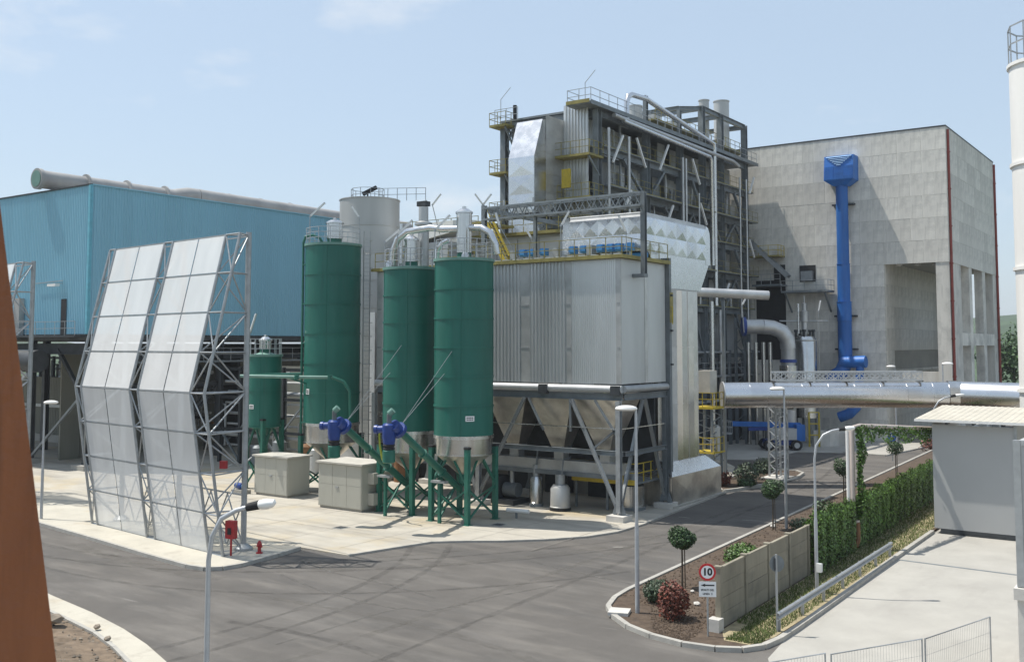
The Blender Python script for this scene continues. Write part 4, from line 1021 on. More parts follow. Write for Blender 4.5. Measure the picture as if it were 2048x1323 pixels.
# dark boxes and pipes added behind to deepen the shade under the filter
bk = thing('rear_backing','dark boxes and low wall added to deepen the shade behind filter legs','machine',(-38,59,0))
MB().box(-49,-31.5,58.6,60.2,.06,1.9).build('added_low_wall','concrete_core',bk)
for x in (-47,-44,-40.5,-37.4,-34): MB().box(x-.9,x+.9,57.8,58.55,.06,2.6+.5*math.sin(x)).build('dark_box','darksteel',bk)
for x in (-46,-42.6,-39,-36): MB().tube([(x,58.0,2.5),(x,58.0,6.6)],.22,10).build('riser','alu_dull',bk,smooth=1)
MB().tube([(-48,58.0,4.4),(-31,58.0,4.4)],.18,10).build('added_manifold','galv',bk,smooth=1)
MB().tube([(-48,58.3,5.6),(-31,58.3,5.6)],.12,10).build('added_manifold','alu',bk,smooth=1)

# ------------------------------------------------------------ insulated ducts clad in cross-broken sheet
def cross_sheet(parent, p, q, r, s, up, name='cladding_sheet', mt='alu'):
    """quad p q r s with a raised centre so that the sheet shows a diamond break"""
    P_ = [Vector(a) for a in (p,q,r,s)]; c = sum(P_,Vector())/4; n = (P_[1]-P_[0]).cross(P_[3]-P_[0]).normalized()
    return MB().add([*P_, c+n*up],[(0,1,4),(1,2,4),(2,3,4),(3,0,4)]).build(name,mt,parent)
def clad_face(parent, o, ux, uy, nx, ny, up=.055, mt='alu'):
    o,ux,uy = Vector(o),Vector(ux),Vector(uy)
    for i in range(nx):
        for j in range(ny):
            a = o+ux*(i/nx)+uy*(j/ny); b = o+ux*((i+1)/nx)+uy*(j/ny); c = o+ux*((i+1)/nx)+uy*((j+1)/ny); d = o+ux*(i/nx)+uy*((j+1)/ny)
            cross_sheet(parent,a,b,c,d,up*random.uniform(.6,1.3),mt=mt)
xd = thing('crossover_duct','large quilted silver duct bending above the right end of filter house','duct',(-31,59,15.5))
DX0,DX1,DY0,DY1,DZ0,DZ1 = -34.6,-28.75,54.3,64.0,15.75,18.15
MB().box(DX0+.1,DX1-.05,DY0+.05,DY1-.5,DZ0+.02,DZ1-.06).build('duct_body','alu_dull',xd)
clad_face(xd,(DX0+.5,DY0,DZ0),(DX1-.0-DX0-.5,0,0),(0,0,DZ1-DZ0-.3),5,2)
clad_face(xd,(DX1,DY0,DZ0),(0,DY1-DY0-.7,0),(0,0,DZ1-DZ0-.3),6,2)
clad_face(xd,(DX0+.5,DY0+.1,DZ1),(DX1-DX0-.6,0,0),(0,DY1-DY0-.8,0),5,5)
for (a,b) in (((DX0+.5,DY0,DZ1-.3),(DX1,DY0,DZ1-.3)),):
    MB().add([a,b,(DX1-.1,DY0+.1,DZ1),(DX0+.5,DY0+.1,DZ1)],[(0,1,2,3)]).build('edge_fold','alu_dull',xd)
MB().add([(DX1,DY0,DZ1-.3),(DX1,DY1-.7,DZ1-.3),(DX1-.1,DY1-.7,DZ1),(DX1-.1,DY0+.1,DZ1)],[(0,1,2,3)]).build('edge_fold','alu_dull',xd)
lf = MB(); 
pr = [(DX0+.5,DZ1-.02),(DX0+.2,DZ1-.12),(DX0+.03,DZ1-.4),(DX0,DZ1-.8),(DX0,DZ0)]
for a,b in zip(pr[:-1],pr[1:]): lf.add([(a[0],DY0,a[1]),(b[0],DY0,b[1]),(b[0],DY1-.7,b[1]),(a[0],DY1-.7,a[1])],[(0,1,2,3)])
lf.add([(x,DY0,z) for x,z in pr]+[(DX0+.5,DY0,DZ0)],[(5,4,3,2,1,0)]); lf.build('rounded_end','alu',xd,smooth=1)
rr = MB(); pr = [(DY1-.7,DZ1-.02),(DY1-.3,DZ1-.15),(DY1-.05,DZ1-.5),(DY1,DZ1-.9),(DY1,DZ0-.3)]
for a,b in zip(pr[:-1],pr[1:]): rr.add([(DX1-.02,a[0],a[1]),(DX1-.02,b[0],b[1]),(DX0+.5,b[0],b[1]),(DX0+.5,a[0],a[1])],[(0,1,2,3)])
rr.add([(DX1-.02,y,z) for y,z in pr]+[(DX1-.02,DY1-.7,DZ0-.3)],[(0,1,2,3,4,5)]); rr.build('rounded_end','alu',xd,smooth=1)
MB().frustum((-31.2,-28.8,57.3,62.4),13.6,(-33,-28.78,DY0+.6,DY1),DZ0+.01).build('transition','alu',xd)
vd2 = thing('downcomer_duct','tall bare silver vertical duct at the right end of filter house','duct',(-30,60,0))
def octo(x0,x1,y0,y1,c): return [(x0+c,y0),(x1-c,y0),(x1,y0+c),(x1,y1-c),(x1-c,y1),(x0+c,y1),(x0,y1-c),(x0,y0+c)]
for k,(z0,z1) in enumerate(((2.7,6.3),(6.31,9.9),(9.91,13.6))):
    o8 = octo(-31.2,-28.55,57.35,62.3,.9); q = MB(); nn = len(o8); vv=[]
    q.prism(o8,z0,z1-.03); q.build('duct_section','alu_dull',vd2)
    MB().prism(octo(-31.23,-28.52,57.32,62.33,.92),z1-.05,z1).build('section_joint','alu_dull',vd2)
for y,w_,d_ in ((58.27,.7,.16),(59.0,.9,.10),(59.95,.55,.2),(60.6,.75,.12)):
    MB().extr([(-28.549,y,2.8),(-28.549,y+w_,2.8),(-28.549+d_,y+w_*.62,2.8)],(0,0,10.7)).build('folded_sheet','stainless',vd2)
for x,w_ in ((-30.3,.8),(-29.45,.6)):
    MB().extr([(x-w_/2,57.349,2.8),(x+w_*.1,57.22,2.8),(x+w_/2,57.349,2.8)],(0,0,10.7)).build('folded_sheet','stainless',vd2)
pl = MB().frustum((-31.6,-28.2,56.7,64.0),.06,(-31.6,-28.2,56.7,64.0),1.9).build('plinth_box','alu_dull',vd2)
clad_face(vd2,(-28.18,56.7,.1),(0,7.3,0),(0,0,1.8),2,1,.06,'hopper')
clad_face(vd2,(-31.6,56.68,.1),(3.4,0,0),(0,0,1.8),2,1,.06,'hopper')
MB().frustum((-31.6,-28.2,56.7,64.0),1.9,(-31.2,-28.55,57.35,62.3),2.75).build('plinth_hood','alu',vd2)
MB().box(-28.15,-27.95,56.4,64.3,.06,.16).build('plinth_kerb','kerb',vd2)
yb = MB().box(-29.2,-28.3,56.86,57.3,11.4,13.3).build('yellow_hatch','dullyellow',vd2)
rl = MB(); railing(rl,[(-29.4,57.0,11.3),(-28.2,57.0,11.3)],1.1,.6,.02); rl.build('hatch_rail','yellow',yb)
# ------------------------------------------------------------ boiler house: open steel tower
bt = thing('boiler_tower','open dark steel boiler tower with catwalks and silver duct','tower',(-48,88,0))
TX0,TX1,TY0,TY1 = -52.7,-43.0,73.0,107.4
ZR = 30.2
for y in (73.0,81.8,88.8,94.0,98.6,105.1):
    for x in (TX1,TX0):
        top = ZR-.2 if y < 90 else 34.4
        MB().ibeam((x,y,0),(x,y,top),.62,.55).build('column','steel',bt)
ys = [73.0,81.8,88.8,94.0,98.6,105.1]
levels = [9.0,13.6,17.2,20.4,23.2,26.6]
for z in levels+[ZR-.5]:
    for a,b in zip(ys[:-1],ys[1:]):
        MB().ibeam((TX1,a+.3,z),(TX1,b-.3,z),.55,.3).build('floor_beam','steel',bt)
    MB().ibeam((TX0+.3,TY0,z),(TX1-.3,TY0,z),.55,.3).build('floor_beam','steel',bt)
for i,(a,b) in enumerate(zip(ys[:-1],ys[1:])):
    for j,(z0,z1) in enumerate(zip(levels[:-1],levels[1:])):
        if (i+j)%2: p,q = (TX1+.05,a+.4,z0+.2),(TX1+.05,(a+b)/2,z1-.2)
        else: p,q = (TX1+.05,b-.4,z0+.2),(TX1+.05,(a+b)/2,z1-.2)
        MB().bar(p,q,.26).build('diagonal_brace','steel',bt)
        if i%2 == 0: MB().bar((TX1+.05,b-.4,z0+.2),(TX1+.05,(a+b)/2,z1-.2),.22).build('diagonal_brace','steel',bt)
for j,(z0,z1) in enumerate(zip([17.2,19.4,21.6,23.8,26,28],[19.4,21.6,23.8,26,28,30])):
    MB().bar((TX0+.2,TY0,z0),(TX0+1.2,TY0,z1),.14).build('lacing','steel',bt)
    MB().bar((TX0+1.2,TY0,z0),(TX0+.2,TY0,z1),.14).build('lacing','steel',bt)
MB().ibeam((TX0+1.4,TY0,8),(TX0+1.4,TY0,30),.3,.3).build('column','steel',bt)
# casing walls set back from the frame
cxw = -44.4
yv = 73.6
while yv < 106.5:
    wd = random.choice((1.6,2.2,2.8)); 
    for (z0,z1) in ((8.0,13.3),(13.9,16.9),(17.5,20.1),(20.7,22.9),(23.5,26.3),(27.0,29.6)):
        if random.random() < .9:
            x_ = cxw-random.uniform(0,.9)
            ribs_y(yv,min(yv+wd,106.8)-.06,x_,z0,z1,.3,.05,'casing_panel',bt,'casing' if random.random() < .55 else 'alu_dull')
    yv += wd
MB().box(-52.2,-45.6,73.8,107,6,29.7).build('boiler_casing','steel',bt)
ribs_x(-45.98,-43.5,72.4,22.6,30.6,.3,.1,'casing_panel',bt,'alu_rib')
ribs_x(-46.4,-43.6,73.7,15.5,22.4,.3,.08,'casing_panel',bt,'alu_rib')
ribs_x(-52.4,-48.2,73.75,17.5,29.7,.3,.08,'casing_panel',bt,'casing')
# catwalks along the side with dull yellow rails
for z in levels[1:]:
    ck = MB().box(TX1-1.2,TX1+.9 if z in (17.2,23.2) else TX1+.4,TY0+.5,106.6,z+.28,z+.36).build('catwalk','steel',bt)
    xx = TX1+.85 if z in (17.2,23.2) else TX1+.35
    rl = MB(); railing(rl,[(xx,TY0+.5,z+.36),(xx,106.6,z+.36)],1.1,1.6,.016); rl.build('railing','dullyellow',ck)
    MB().box(xx-.02,xx+.02,TY0+.5,106.6,z+.3,z+.45).build('toe_board','dullyellow',ck)
# front balconies
for (x0,x1,y0,z) in ((-46.3,-42.6,71.0,26.0),(-45.8,-42.6,71.0,22.4),(-47.8,-42.6,70.6,19.6),(-53.4,-51.6,71.6,25.4),(-53.4,-51.6,71.6,21.6),(-53.4,-51.6,71.6,29.7)):
    ck = MB().box(x0,x1,y0,73.4,z-.2,z).build('balcony','dullyellow',bt)
    rl = MB(); railing(rl,[(x0,73.3,z),(x0,y0+.03,z),(x1,y0+.03,z),(x1,73.3,z)],1.1,.9,.022); rl.build('railing','dullyellow',ck)
    MB().bar((x1-.2,73,z-1.7),(x1-.2,y0+.2,z-.25),.14).build('knee_brace','steel',ck)
MB().box(-45.3,-44.5,70.95,71.2,23.2,24.8).build('hoist_block','yellow',bt)
# roof
MB().box(-44.7,TX1+.7,TY0-2.2,TY0-.22,ZR-.12,ZR+.06).build('roof_balcony','steel',bt)
rd = MB().box(TX0-.3,TX1+.7,TY0-.2,107.3,ZR-.12,ZR+.06).build('roof_deck','steel',bt)
MB().box(TX1+.7,TX1+.75,TY0-2.2,107.3,ZR-.2,ZR+.16).build('eave_channel','steel',rd)
rl = MB(); railing(rl,[(-44.65,TY0-.3,ZR+.06),(-44.65,TY0-2.1,ZR+.06),(TX1+.65,TY0-2.1,ZR+.06),(TX1+.65,107,ZR+.06)],1.15,1.5,.022); rl.build('guard_rail','galv',rd)
MB().box(-44.7,TX1+.6,TY0-2.27,TY0-2.21,ZR-.05,ZR+.25).build('toe_board','dullyellow',rd)
rl = MB(); railing(rl,[(TX0,TY0-1.5,ZR-.4),(-50.2,TY0-1.5,ZR-.4)],1.15,1.0,.022); rl.build('guard_rail','galv',rd)
# steam pipes
MB().tube([(-42.5,77.3,ZR-.5),(-42.5,77.3,31.4),(-42.5,77.6,32.0),(-42.5,78.3,32.3),(-42.5,81.0,32.45),(-42.5,84,32.1),(-42.5,94.2,30.9),(-42.3,95.3,30.6),(-42.3,95.4,30.0),(-42.3,95.4,14.0)],.24,14).build('steam_pipe','alu_pipe',bt,smooth=1)
MB().tube([(-42.0,75.8,29.4),(-42.0,93.6,29.0),(-42.0,94.0,28.6),(-42.0,94.1,18)],.2,12).build('steam_pipe','alu_pipe',bt,smooth=1)
MB().tube([(-42.2,74.5,29.7),(-42.2,100,29.5),(-42.2,101.5,29.2)],.2,12).build('steam_pipe','alu_dull',bt,smooth=1)
for (y,z0,z1,r_) in ((73.4,17,28.4,.13),(76.9,17,28.2,.14),(87.6,18,28.0,.14),(88.3,14,28,.12),(95.9,4,13.6,.2),(91.2,14,25,.1),(101.5,12,28,.1),(103.3,12,28,.1)):
    MB().tube([(-42.1,y,z0),(-42.1,y,z1)],r_,10).build('riser_pipe','alu_dull',bt,smooth=1)
for (y,z,l,s) in ((74.8,26.8,2.6,1),(79,27.1,2.4,-1),(83.5,27.4,2.6,1),(90.4,27.0,2.3,-1),(76.5,22.6,1.8,1),(84.5,22.0,2.2,1),(92,23,2.,-1),(104.6,27.5,2.,1),(104.4,20.5,1.8,-1),(97.5,15.6,1.6,1)):
    MB().bar((-42.0,y-s*l*.35,z-l*.5),(-42.0,y+s*l*.35,z+l*.5),.16).build('tube_light','white',bt)
for k in range(26):
    y = random.uniform(74.5,106); z0 = random.choice((9.5,13.9,17.6,20.8,23.6)); z1 = z0+random.uniform(2.2,6.5)
    MB().tube([(-43.5+random.uniform(-.4,.2),y,z0),(-43.5,y,z1),(-43.5,y+random.uniform(-1.5,1.5),z1)],random.uniform(.06,.16),8).build('branch_pipe',random.choice(('alu_dull','alu','tankgrey','galv')),bt,smooth=1)
for z in (13.9,17.6,20.8,23.6):
    for k in range(7):
        y = random.uniform(75,105); MB().box(-44.2,-43.6,y,y+random.uniform(.5,1.6),z+.1,z+random.uniform(.7,1.8)).build('equipment_box',random.choice(('tankgrey','casing','alu_dull')),bt)
# roof furniture: portal frame, stacks, vents
for a,b in ((94.0,98.6),(98.6,105.1)):
    for x in (TX1,TX0): MB().ibeam((x,a,34.2),(x,b,34.2),.5,.35).build('portal_beam','steel',bt)
for y in (94.0,98.6,105.1): MB().ibeam((TX0,y,34.2),(TX1,y,34.2),.5,.35).build('portal_beam','steel',bt)
for y in (81.8,88.8):
    MB().ibeam((TX1,y,ZR),(TX1,y,33.0),.4,.35).build('portal_post','steel',bt)
MB().ibeam((TX1,88.8,33.2),(TX1,94,34.2),.35,.3).build('portal_beam','steel',bt)
MB().ibeam((TX0+3,88.8,33.2),(TX1,88.8,33.2),.4,.3).build('portal_beam','steel',bt)
for (x,y,r_,z1) in ((-45.0,103.6,.85,37.1),(-45.0,99.0,.55,36.3),(-45.0,83.4,.7,32.6)):
    s_ = MB().lathe(x,y,[(r_,ZR),(r_,z1-.1),(r_+.06,z1-.1),(r_+.06,z1)],20).build('vent_stack','tankgrey',bt,smooth=1)
    MB().lathe(x,y,[(r_+.25,ZR+.05),(r_+.25,ZR+1.0)],20).build('stack_collar','alu',s_,smooth=1)
rl = MB(); railing(rl,[(-46,84.5,ZR+1.2),(-46,106,ZR+1.2)],1.0,1.3,.022); railing(rl,[(-43.4,84.5,ZR+1.2),(-43.4,106,ZR+1.2)],1.0,1.3,.022); rl.build('roof_railing','dullyellow',bt)
MB().box(-46.2,-43.2,84.2,106,ZR+1.05,ZR+1.2).build('roof_platform','dullyellow',bt)
for y in (86.5,90.2,96.2,101.2): MB().box(-45.6,-44.2,y-.7,y+.7,ZR+1.22,ZR+2.0).build('roof_unit','alu_dull' if y < 96 else 'alu',bt)
for (x,y) in ((-52.4,72.0),(-43.2,71.4)):
    MB().tube([(x,y,ZR),(x,y,ZR+1.8),(x+.7,y+.5,ZR+2.9)],.03,6).build('lamp_pole','galv',bt)
MB().tube([(-51.2,72.5,ZR),(-51.2,72.5,ZR+1.2)],.18,8).build('vent_pipe','dark',bt,smooth=1)
# silver flue duct at the front: chamfered elbow
fd = thing('flue_duct','bright silver chamfered flue duct elbow on the boiler tower front','duct',(-47.2,70,16))
EX0,EX1 = -48.6,-46.0; EY0,EY1 = 67.9,72.6
sidep = [(EY0,20.9),(EY0,25.6),(EY0+1.25,28.85),(EY1,29.35),(EY1,22.6),(EY0+1.7,20.9)]
MB().extr([(EX0+.03,y,z) for y,z in sidep],(EX1-EX0-.06,0,0)).build('duct_body','alu_dull',fd)
for k in range(3):
    z0 = 20.9+k*(25.6-20.9)/3; z1 = 20.9+(k+1)*(25.6-20.9)/3
    cross_sheet(fd,(EX0,EY0-.01,z0),(EX1,EY0-.01,z0),(EX1,EY0-.01,z1),(EX0,EY0-.01,z1),.07)
cross_sheet(fd,(EX0,EY0-.01,25.6),(EX1,EY0-.01,25.6),(EX1,EY0+1.24,28.87),(EX0,EY0+1.24,28.87),.02)
cross_sheet(fd,(EX0,EY0+1.25,28.88),(EX1,EY0+1.25,28.88),(EX1,EY1,29.38),(EX0,EY1,29.38),.02)
# side sheets facing right
MB().add([(EX1+.01,EY0,20.9),(EX1+.01,EY0+1.7,20.9),(EX1+.01,EY0+1.7,27.0),(EX1+.01,EY0+1.25,28.85),(EX1+.01,EY0,25.6)],[(0,1,2,3,4)]).build('side_sheet','stainless',fd)
for k in range(4):
    z0 = 22.7+k*1.66; z1 = z0+1.64
    y0 = EY0+1.72
    cross_sheet(fd,(EX1+.012,y0,z0),(EX1+.012,EY1,z0),(EX1+.012,EY1,z1),(EX1+.012,y0,z1),.03,mt='alu_dull')
MB().add([(EX1+.012,EY0+1.72,20.9),(EX1+.012,EY1,22.6),(EX1+.012,EY0+1.72,22.6)],[(0,1,2)]).build('side_sheet','alu_dull',fd)
MB().box(EX0-.15,EX1+.15,EY0-.15,EY0+2.0,20.5,20.88).build('expansion_joint','dark',fd)
for k,(z0,z1) in enumerate(((17.9,20.5),(15.2,17.88))):
    MB().box(EX0+.02,EX1-.02,EY0+.02,EY0+1.7,z0,z1).build('duct_lower','alu_dull',fd)
    cross_sheet(fd,(EX0,EY0,z0),(EX1,EY0,z0),(EX1,EY0,z1),(EX0,EY0,z1),.04)
    cross_sheet(fd,(EX1,EY0,z0),(EX1,EY0+1.7,z0),(EX1,EY0+1.7,z1),(EX1,EY0,z1),.06)
MB().tube([(-44.5,71,16.0),(-44.5,71,19)],.3,12).build('support_post','steel',fd,smooth=1)
# dark lower block under the flue duct with yellow catwalk and stair (between silos and tower)
ml_ = thing('mid_platform','grey process block with yellow rails and stair behind the silos','platform',(-45,64,0))
MB().box(-47.5,-39.6,62.0,66.5,.06,18.2).build('block','casing',ml_)
for k in range(4): MB().box(-47.3+k*1.95,-45.5+k*1.95,61.95,61.99,15.4,18.0).build('wall_sheet','tankgrey',ml_)
MB().box(-47.8,-39.3,61.2,66.8,18.2,18.42).build('deck','dullyellow',ml_)
rl = MB(); railing(rl,[(-47.7,61.3,18.42),(-39.4,61.3,18.42),(-39.4,66.7,18.42)],1.1,1.0,.022); rl.build('railing','dullyellow',ml_)
for y in (57.6,58.5): MB().bar((-41.2,y,15.2),(-43.3,y,18.9),.08,.3).build('stair_stringer','yellow',ml_)
for k in range(11):
    f_ = k/10; x = -41.25-2.0*f_; MB().box(x-.14,x+.14,57.66,58.44,15.35+3.4*f_,15.4+3.4*f_).build('stair_tread','steel',ml_)
rl = MB(); rl.bar((-41.2,57.6,16.3),(-43.3,57.6,20.0),.06); rl.bar((-41.2,57.6,15.8),(-43.3,57.6,19.5),.04); rl.build('stair_rail','yellow',ml_)
MB().box(-44.8,-43.3,57.5,61.2,18.75,18.9).build('stair_landing','dullyellow',ml_)
# silver sloping duct, its sunlit top painted white, and pale vessels behind silo tops
sl = thing('sloping_duct','sloping silver hood roof between silo tops, painted white as if sunlit','duct',(-49,60,14))
MB().extr([(-52.5,58.5,17.6),(-47.0,58.5,18.5),(-47.0,58.5,19.35),(-49.75,58.5,19.3),(-52.0,58.5,18.5)],(0,3.0,.3)).build('hood','white',sl)
MB().box(-52,-47.6,58.62,61.4,.06,17.8).build('casing','casing',sl)
bd = thing('rear_deck','distant railed deck with pale units behind silo tops','platform',(-55,70,0))
MB().box(-62,-53.2,69,76,.06,18.0).build('block','casing',bd)
MB().box(-62.3,-53,68.6,76.2,18.0,18.25).build('deck','dullyellow',bd)
rl = MB(); railing(rl,[(-62.2,68.7,18.25),(-53.1,68.7,18.25)],1.1,1.2,.025); railing(rl,[(-62.2,69.6,20.2),(-53.1,69.6,20.2)],1.1,1.6,.025); rl.build('railing','dullyellow',bd)
MB().box(-60.0,-57.9,70,73,18.25,19.7).build('pale_unit','tankgrey',bd)
MB().box(-57.2,-55.0,70,73,18.25,20.6).build('pale_unit','tankgrey',bd)
# cable bridge crossing in front of the tower
cbx = thing('cable_bridge','grey lattice girder bridge on posts above the filter house','bridge',(-34,52.8,14))
gy0,gy1 = 52.3,53.1
for y in (gy0,gy1):
    for z in (18.25,19.0):
        MB().bar((-39.6,y,z-.05),(-27.9,y,z),.12).build('chord','steel',cbx)
    lt = MB(); lattice(lt,((-39.6,y,18.25),(-27.9,y,18.25)),((-39.6,y,19.0),(-27.9,y,19.0)),0,14,.05); lt.build('web','steel',cbx)
lt = MB(); lattice(lt,((-39.6,gy0,18.25),(-27.9,gy0,18.25)),((-39.6,gy1,18.25),(-27.9,gy1,18.25)),0,14,.06); lt.build('web','steel',cbx)
MB().ibeam((-27.9,52.7,14.2),(-27.9,52.7,19.1),.3,.28).build('post','steel',cbx)
MB().box(-28.6,-27.75,52.5,52.9,14.0,14.2).build('bracket','steel',cbx)
MB().ibeam((-39.7,52.7,15.2),(-39.7,52.7,19.2),.3,.28).build('post','steel',cbx)
MB().bar((-39.7,53.2,18.9),(-39.7,62,18.9),.2,.3).build('side_beam','steel',cbx)
for x in (-35.5,-37.8): MB().bar((x,52.3,18.9),(x,52.3,18.95+.4),.1).build('bracket','galv',cbx)
MB().ibeam((-35.9,53.1,15.2),(-35.9,53.1,18.2),.2,.2).build('post','steel',cbx)
# ------------------------------------------------------------ overhead hot-gas pipe and what stands beyond it
bp = thing('overhead_pipe','very large shiny silver pipe crossing above the road on the right','pipe',(-23,73,0))
pA,pB,pC = Vector((-29.86,68.33,6.4)),Vector((-16.14,78.08,6.45)),Vector((-5.0,77.5,6.3))
nseg = 9
for k in range(nseg):
    a = pA+(pB-pA)*k/nseg; b = pA+(pB-pA)*(k+1)/nseg
    MB().tube([a,b],.93,36).build('pipe_sheet','alu_pipe',bp,smooth=1)
    dd = (pB-pA).normalized(); MB().tube([b-dd*.05,b+dd*.02],.945,36).build('joint_band','alu_pipe',bp,smooth=1)
for k in range(5):
    a = pB+(pC-pB)*k/5; b = pB+(pC-pB)*(k+1)/5
    MB().tube([a,b],.98,36).build('pipe_sheet','alu_pipe',bp,smooth=1)
MB().tube([pB-Vector((.5,.36,0)),pB+Vector((.3,.0,0))],1.0,36).build('mitre_band','stainless',bp,smooth=1)
MB().tube([pA-(pB-pA).normalized()*.08,pA],.99,36).build('end_plate','alu_dull',bp,smooth=1)
# lattice support legs in the island
for (x,y) in ((-28.4,73.3),(-27.5,72.4),(-27.0,73.4),(-27.9,74.3)):
    MB().bar((x,y,.1),(x*.5+.5*-26.1,y*.5+.5*71.0,5.6) if False else (x,y-2.1*.0,5.5),.12).build('support_leg','galv',bp)
lt = MB()
for (p,q) in (((-28.4,73.3),(-27.5,72.4)),((-27.5,72.4),(-27.0,73.4)),((-28.4,73.3),(-27.9,74.3))):
    lattice(lt,((p[0],p[1],.3),(p[0],p[1],5.3)),((q[0],q[1],.3),(q[0],q[1],5.3)),0,6,.05)
lt.build('support_lacing','galv',bp)
MB().box(-28.7,-26.7,72.2,74.6,.06,.2).build('support_pad','block',bp)
MB().bar((-28.0,73.4,5.5),(-25.6,71.2,5.45),.2,.24).build('saddle_beam','galv',bp)
for k in range(2): MB().cbox((-13.5+k*6,77.6,0),(.4,.4,5.4)).build('support_column','steel',bp)
# lattice walkway riding on the pipe
wt = thing('pipe_walkway','galvanised lattice cable truss lying along the top of big pipe','bridge',(-22.5,73.5,7.3))
q0,q1 = Vector((-26.84,70.3,7.45)),Vector((-18.24,76.4,7.5)); sd_ = Vector((-.579,.815,0))*.55; up_ = Vector((0,0,.62))
for s in (-1,1):
    for z in (0,1): MB().bar(q0+sd_*s+up_*z,q1+sd_*s+up_*z,.09).build('chord','galv_bright',wt)
    n_ = 14; lw = MB()
    for i in range(n_):
        a = q0+(q1-q0)*i/n_+sd_*s; b = q0+(q1-q0)*(i+1)/n_+sd_*s
        lw.bar(a,a+up_,.06); lw.bar(a,b+up_,.05); lw.bar(a+up_,b,.05)
    lw.bar(q1+sd_*s,q1+sd_*s+up_,.04); lw.build('web','galv_bright',wt)
for i in range(5):
    c = q0+(q1-q0)*i/4; MB().bar(c-sd_*1.05-Vector((0,0,.06)),c+sd_*1.05-Vector((0,0,.06)),.12,.1).build('saddle','darksteel',wt)
# cream platform box where the pipe ends
pbx = thing('valve_station','beige valve box on yellow platform at left end of big pipe','platform',(-30.5,68,0))
MB().box(-31.0,-30.0,66.4,67.6,6.6,8.2).build('valve_box','cabtop',pbx)
MB().box(-31.2,-29.6,66.0,68.0,5.5,5.65).build('deck','yellow',pbx)
rl = MB(); railing(rl,[(-31.2,66.05,5.65),(-29.65,66.05,5.65),(-29.65,67.9,5.65)],1.0,.7,.022); rl.build('railing','yellow',pbx)
for x,y in ((-31.1,66.2),(-29.8,66.2),(-31.1,67.8),(-29.8,67.8)): MB().bar((x,y,.06),(x,y,5.5),.14).build('leg','steel',pbx)
lt = MB(); lattice(lt,((-31.1,66.2,.2),(-31.1,66.2,5.4)),((-29.8,66.2,.2),(-29.8,66.2,5.4)),0,6,.06); lattice(lt,((-29.8,66.2,.2),(-29.8,66.2,5.4)),((-29.8,67.8,.2),(-29.8,67.8,5.4)),0,6,.06); lt.build('lacing','steel',pbx)
MB().box(-31.2,-29.6,66.0,68.0,2.4,2.5).build('deck','yellow',pbx)
rl = MB(); railing(rl,[(-31.2,66.05,2.5),(-29.65,66.05,2.5),(-29.65,67.9,2.5)],1.0,.7,.022); rl.build('railing','yellow',pbx)
MB().lathe(-30.0,67.2,[(.35,2.5),(.35,4.2),(.2,4.35)],14).build('drum','tankgrey',pbx,smooth=1)
# grey pipe with blue blind end bending down
eb = thing('elbow_pipe','fat grey pipe elbow with blue blind flange beside boiler tower','pipe',(-36.5,96,0))
MB().tube([(-39.0,94.9,11.85),(-37.6,95.9,11.85)],.73,24).build('pipe_length','alu_dull',eb,smooth=1)
MB().tube([(-37.6,95.9,11.85),(-36.8,96.5,11.75),(-36.05,97.05,11.35),(-35.65,97.35,10.6),(-35.6,97.4,9.65)],.73,24).build('pipe_bend','alu_dull',eb,smooth=1)
MB().tube([(-35.6,97.4,9.65),(-35.6,97.4,2.2)],.69,24).build('pipe_drop','alu_dull',eb,smooth=1)
MB().tube([(-39.25,94.73,11.85),(-39.0,94.9,11.85)],.95,24).build('blind_flange','blue_dark',eb,smooth=1)
MB().lathe(-35.6,97.4,[(.83,8.3),(.83,8.6)],24).build('flange','blue_dark',eb,smooth=1)
MB().lathe(-35.6,97.4,[(.86,6.8),(.86,8.0)],24).build('bellows','stainless',eb,smooth=1)
MB().cbox((-35.6,97.4,.05),(2.0,2.0,2.15),R(35)).build('base_block','steel',eb)
for k,x in enumerate((-39.6,-38.8,-38.0,-37.3)): MB().tube([(x,97.0,.06),(x,97.0,10.3)],.2,10).build('riser','stainless',eb,smooth=1)
for x in (-41.0,-40.0): MB().ibeam((x,97.2,.06),(x,97.2,12.8),.3,.25).build('support_column','steel',eb)
lt = MB(); lattice(lt,((-41.0,97.1,.3),(-41.0,97.1,12)),((-40.0,97.1,.3),(-40.0,97.1,12)),0,6,.08); lt.build('support_lacing','steel',eb)
# stainless vessel with valves
vs_ = thing('reactor_vessel','tall stainless vessel topped with valves before the concrete wall','vessel',(-35.6,102.3,0)); vx,vy = -35.6,102.3
MB().lathe(vx,vy,[(1.18,2.6),(1.18,10.5),(1.0,10.9),(.35,11.15)],28).build('shell','stainless',vs_,smooth=1)
for a_ in (.6,2.2,3.8,5.4): MB().bar((vx+1.0*math.cos(a_),vy+1.0*math.sin(a_),.05),(vx+1.0*math.cos(a_),vy+1.0*math.sin(a_),2.7),.2).build('leg','steel',vs_)
MB().ring(vx,vy,10.5,1.16,.09,.14,28).build('head_ring','alu_dull',vs_,smooth=1)
MB().lathe(vx,vy,[(.3,11.1),(.3,12.4),(.42,12.45),(.42,13.5),(.24,13.6),(.24,14.3),(.06,14.4),(.06,15.1)],14).build('relief_valve','alu_dull',vs_,smooth=1)
MB().tube([(vx-2.1,vy-1.5,12.5),(vx+2.0,vy+1.4,12.5)],.07,8).build('spreader_pipe','galv',vs_,smooth=1)
MB().tube([(vx-.5,vy-.4,11.2),(vx-.5,vy-.4,14.3)],.12,8).build('vent_pipe','alu',vs_,smooth=1)
for k in range(5):
    a = k*1.25; MB().lathe(vx+.9*math.cos(a),vy+.9*math.sin(a),[(.14,10.8),(.14,11.35),(.21,11.4),(.21,11.6)],8).build('nozzle','darksteel',vs_,smooth=1)
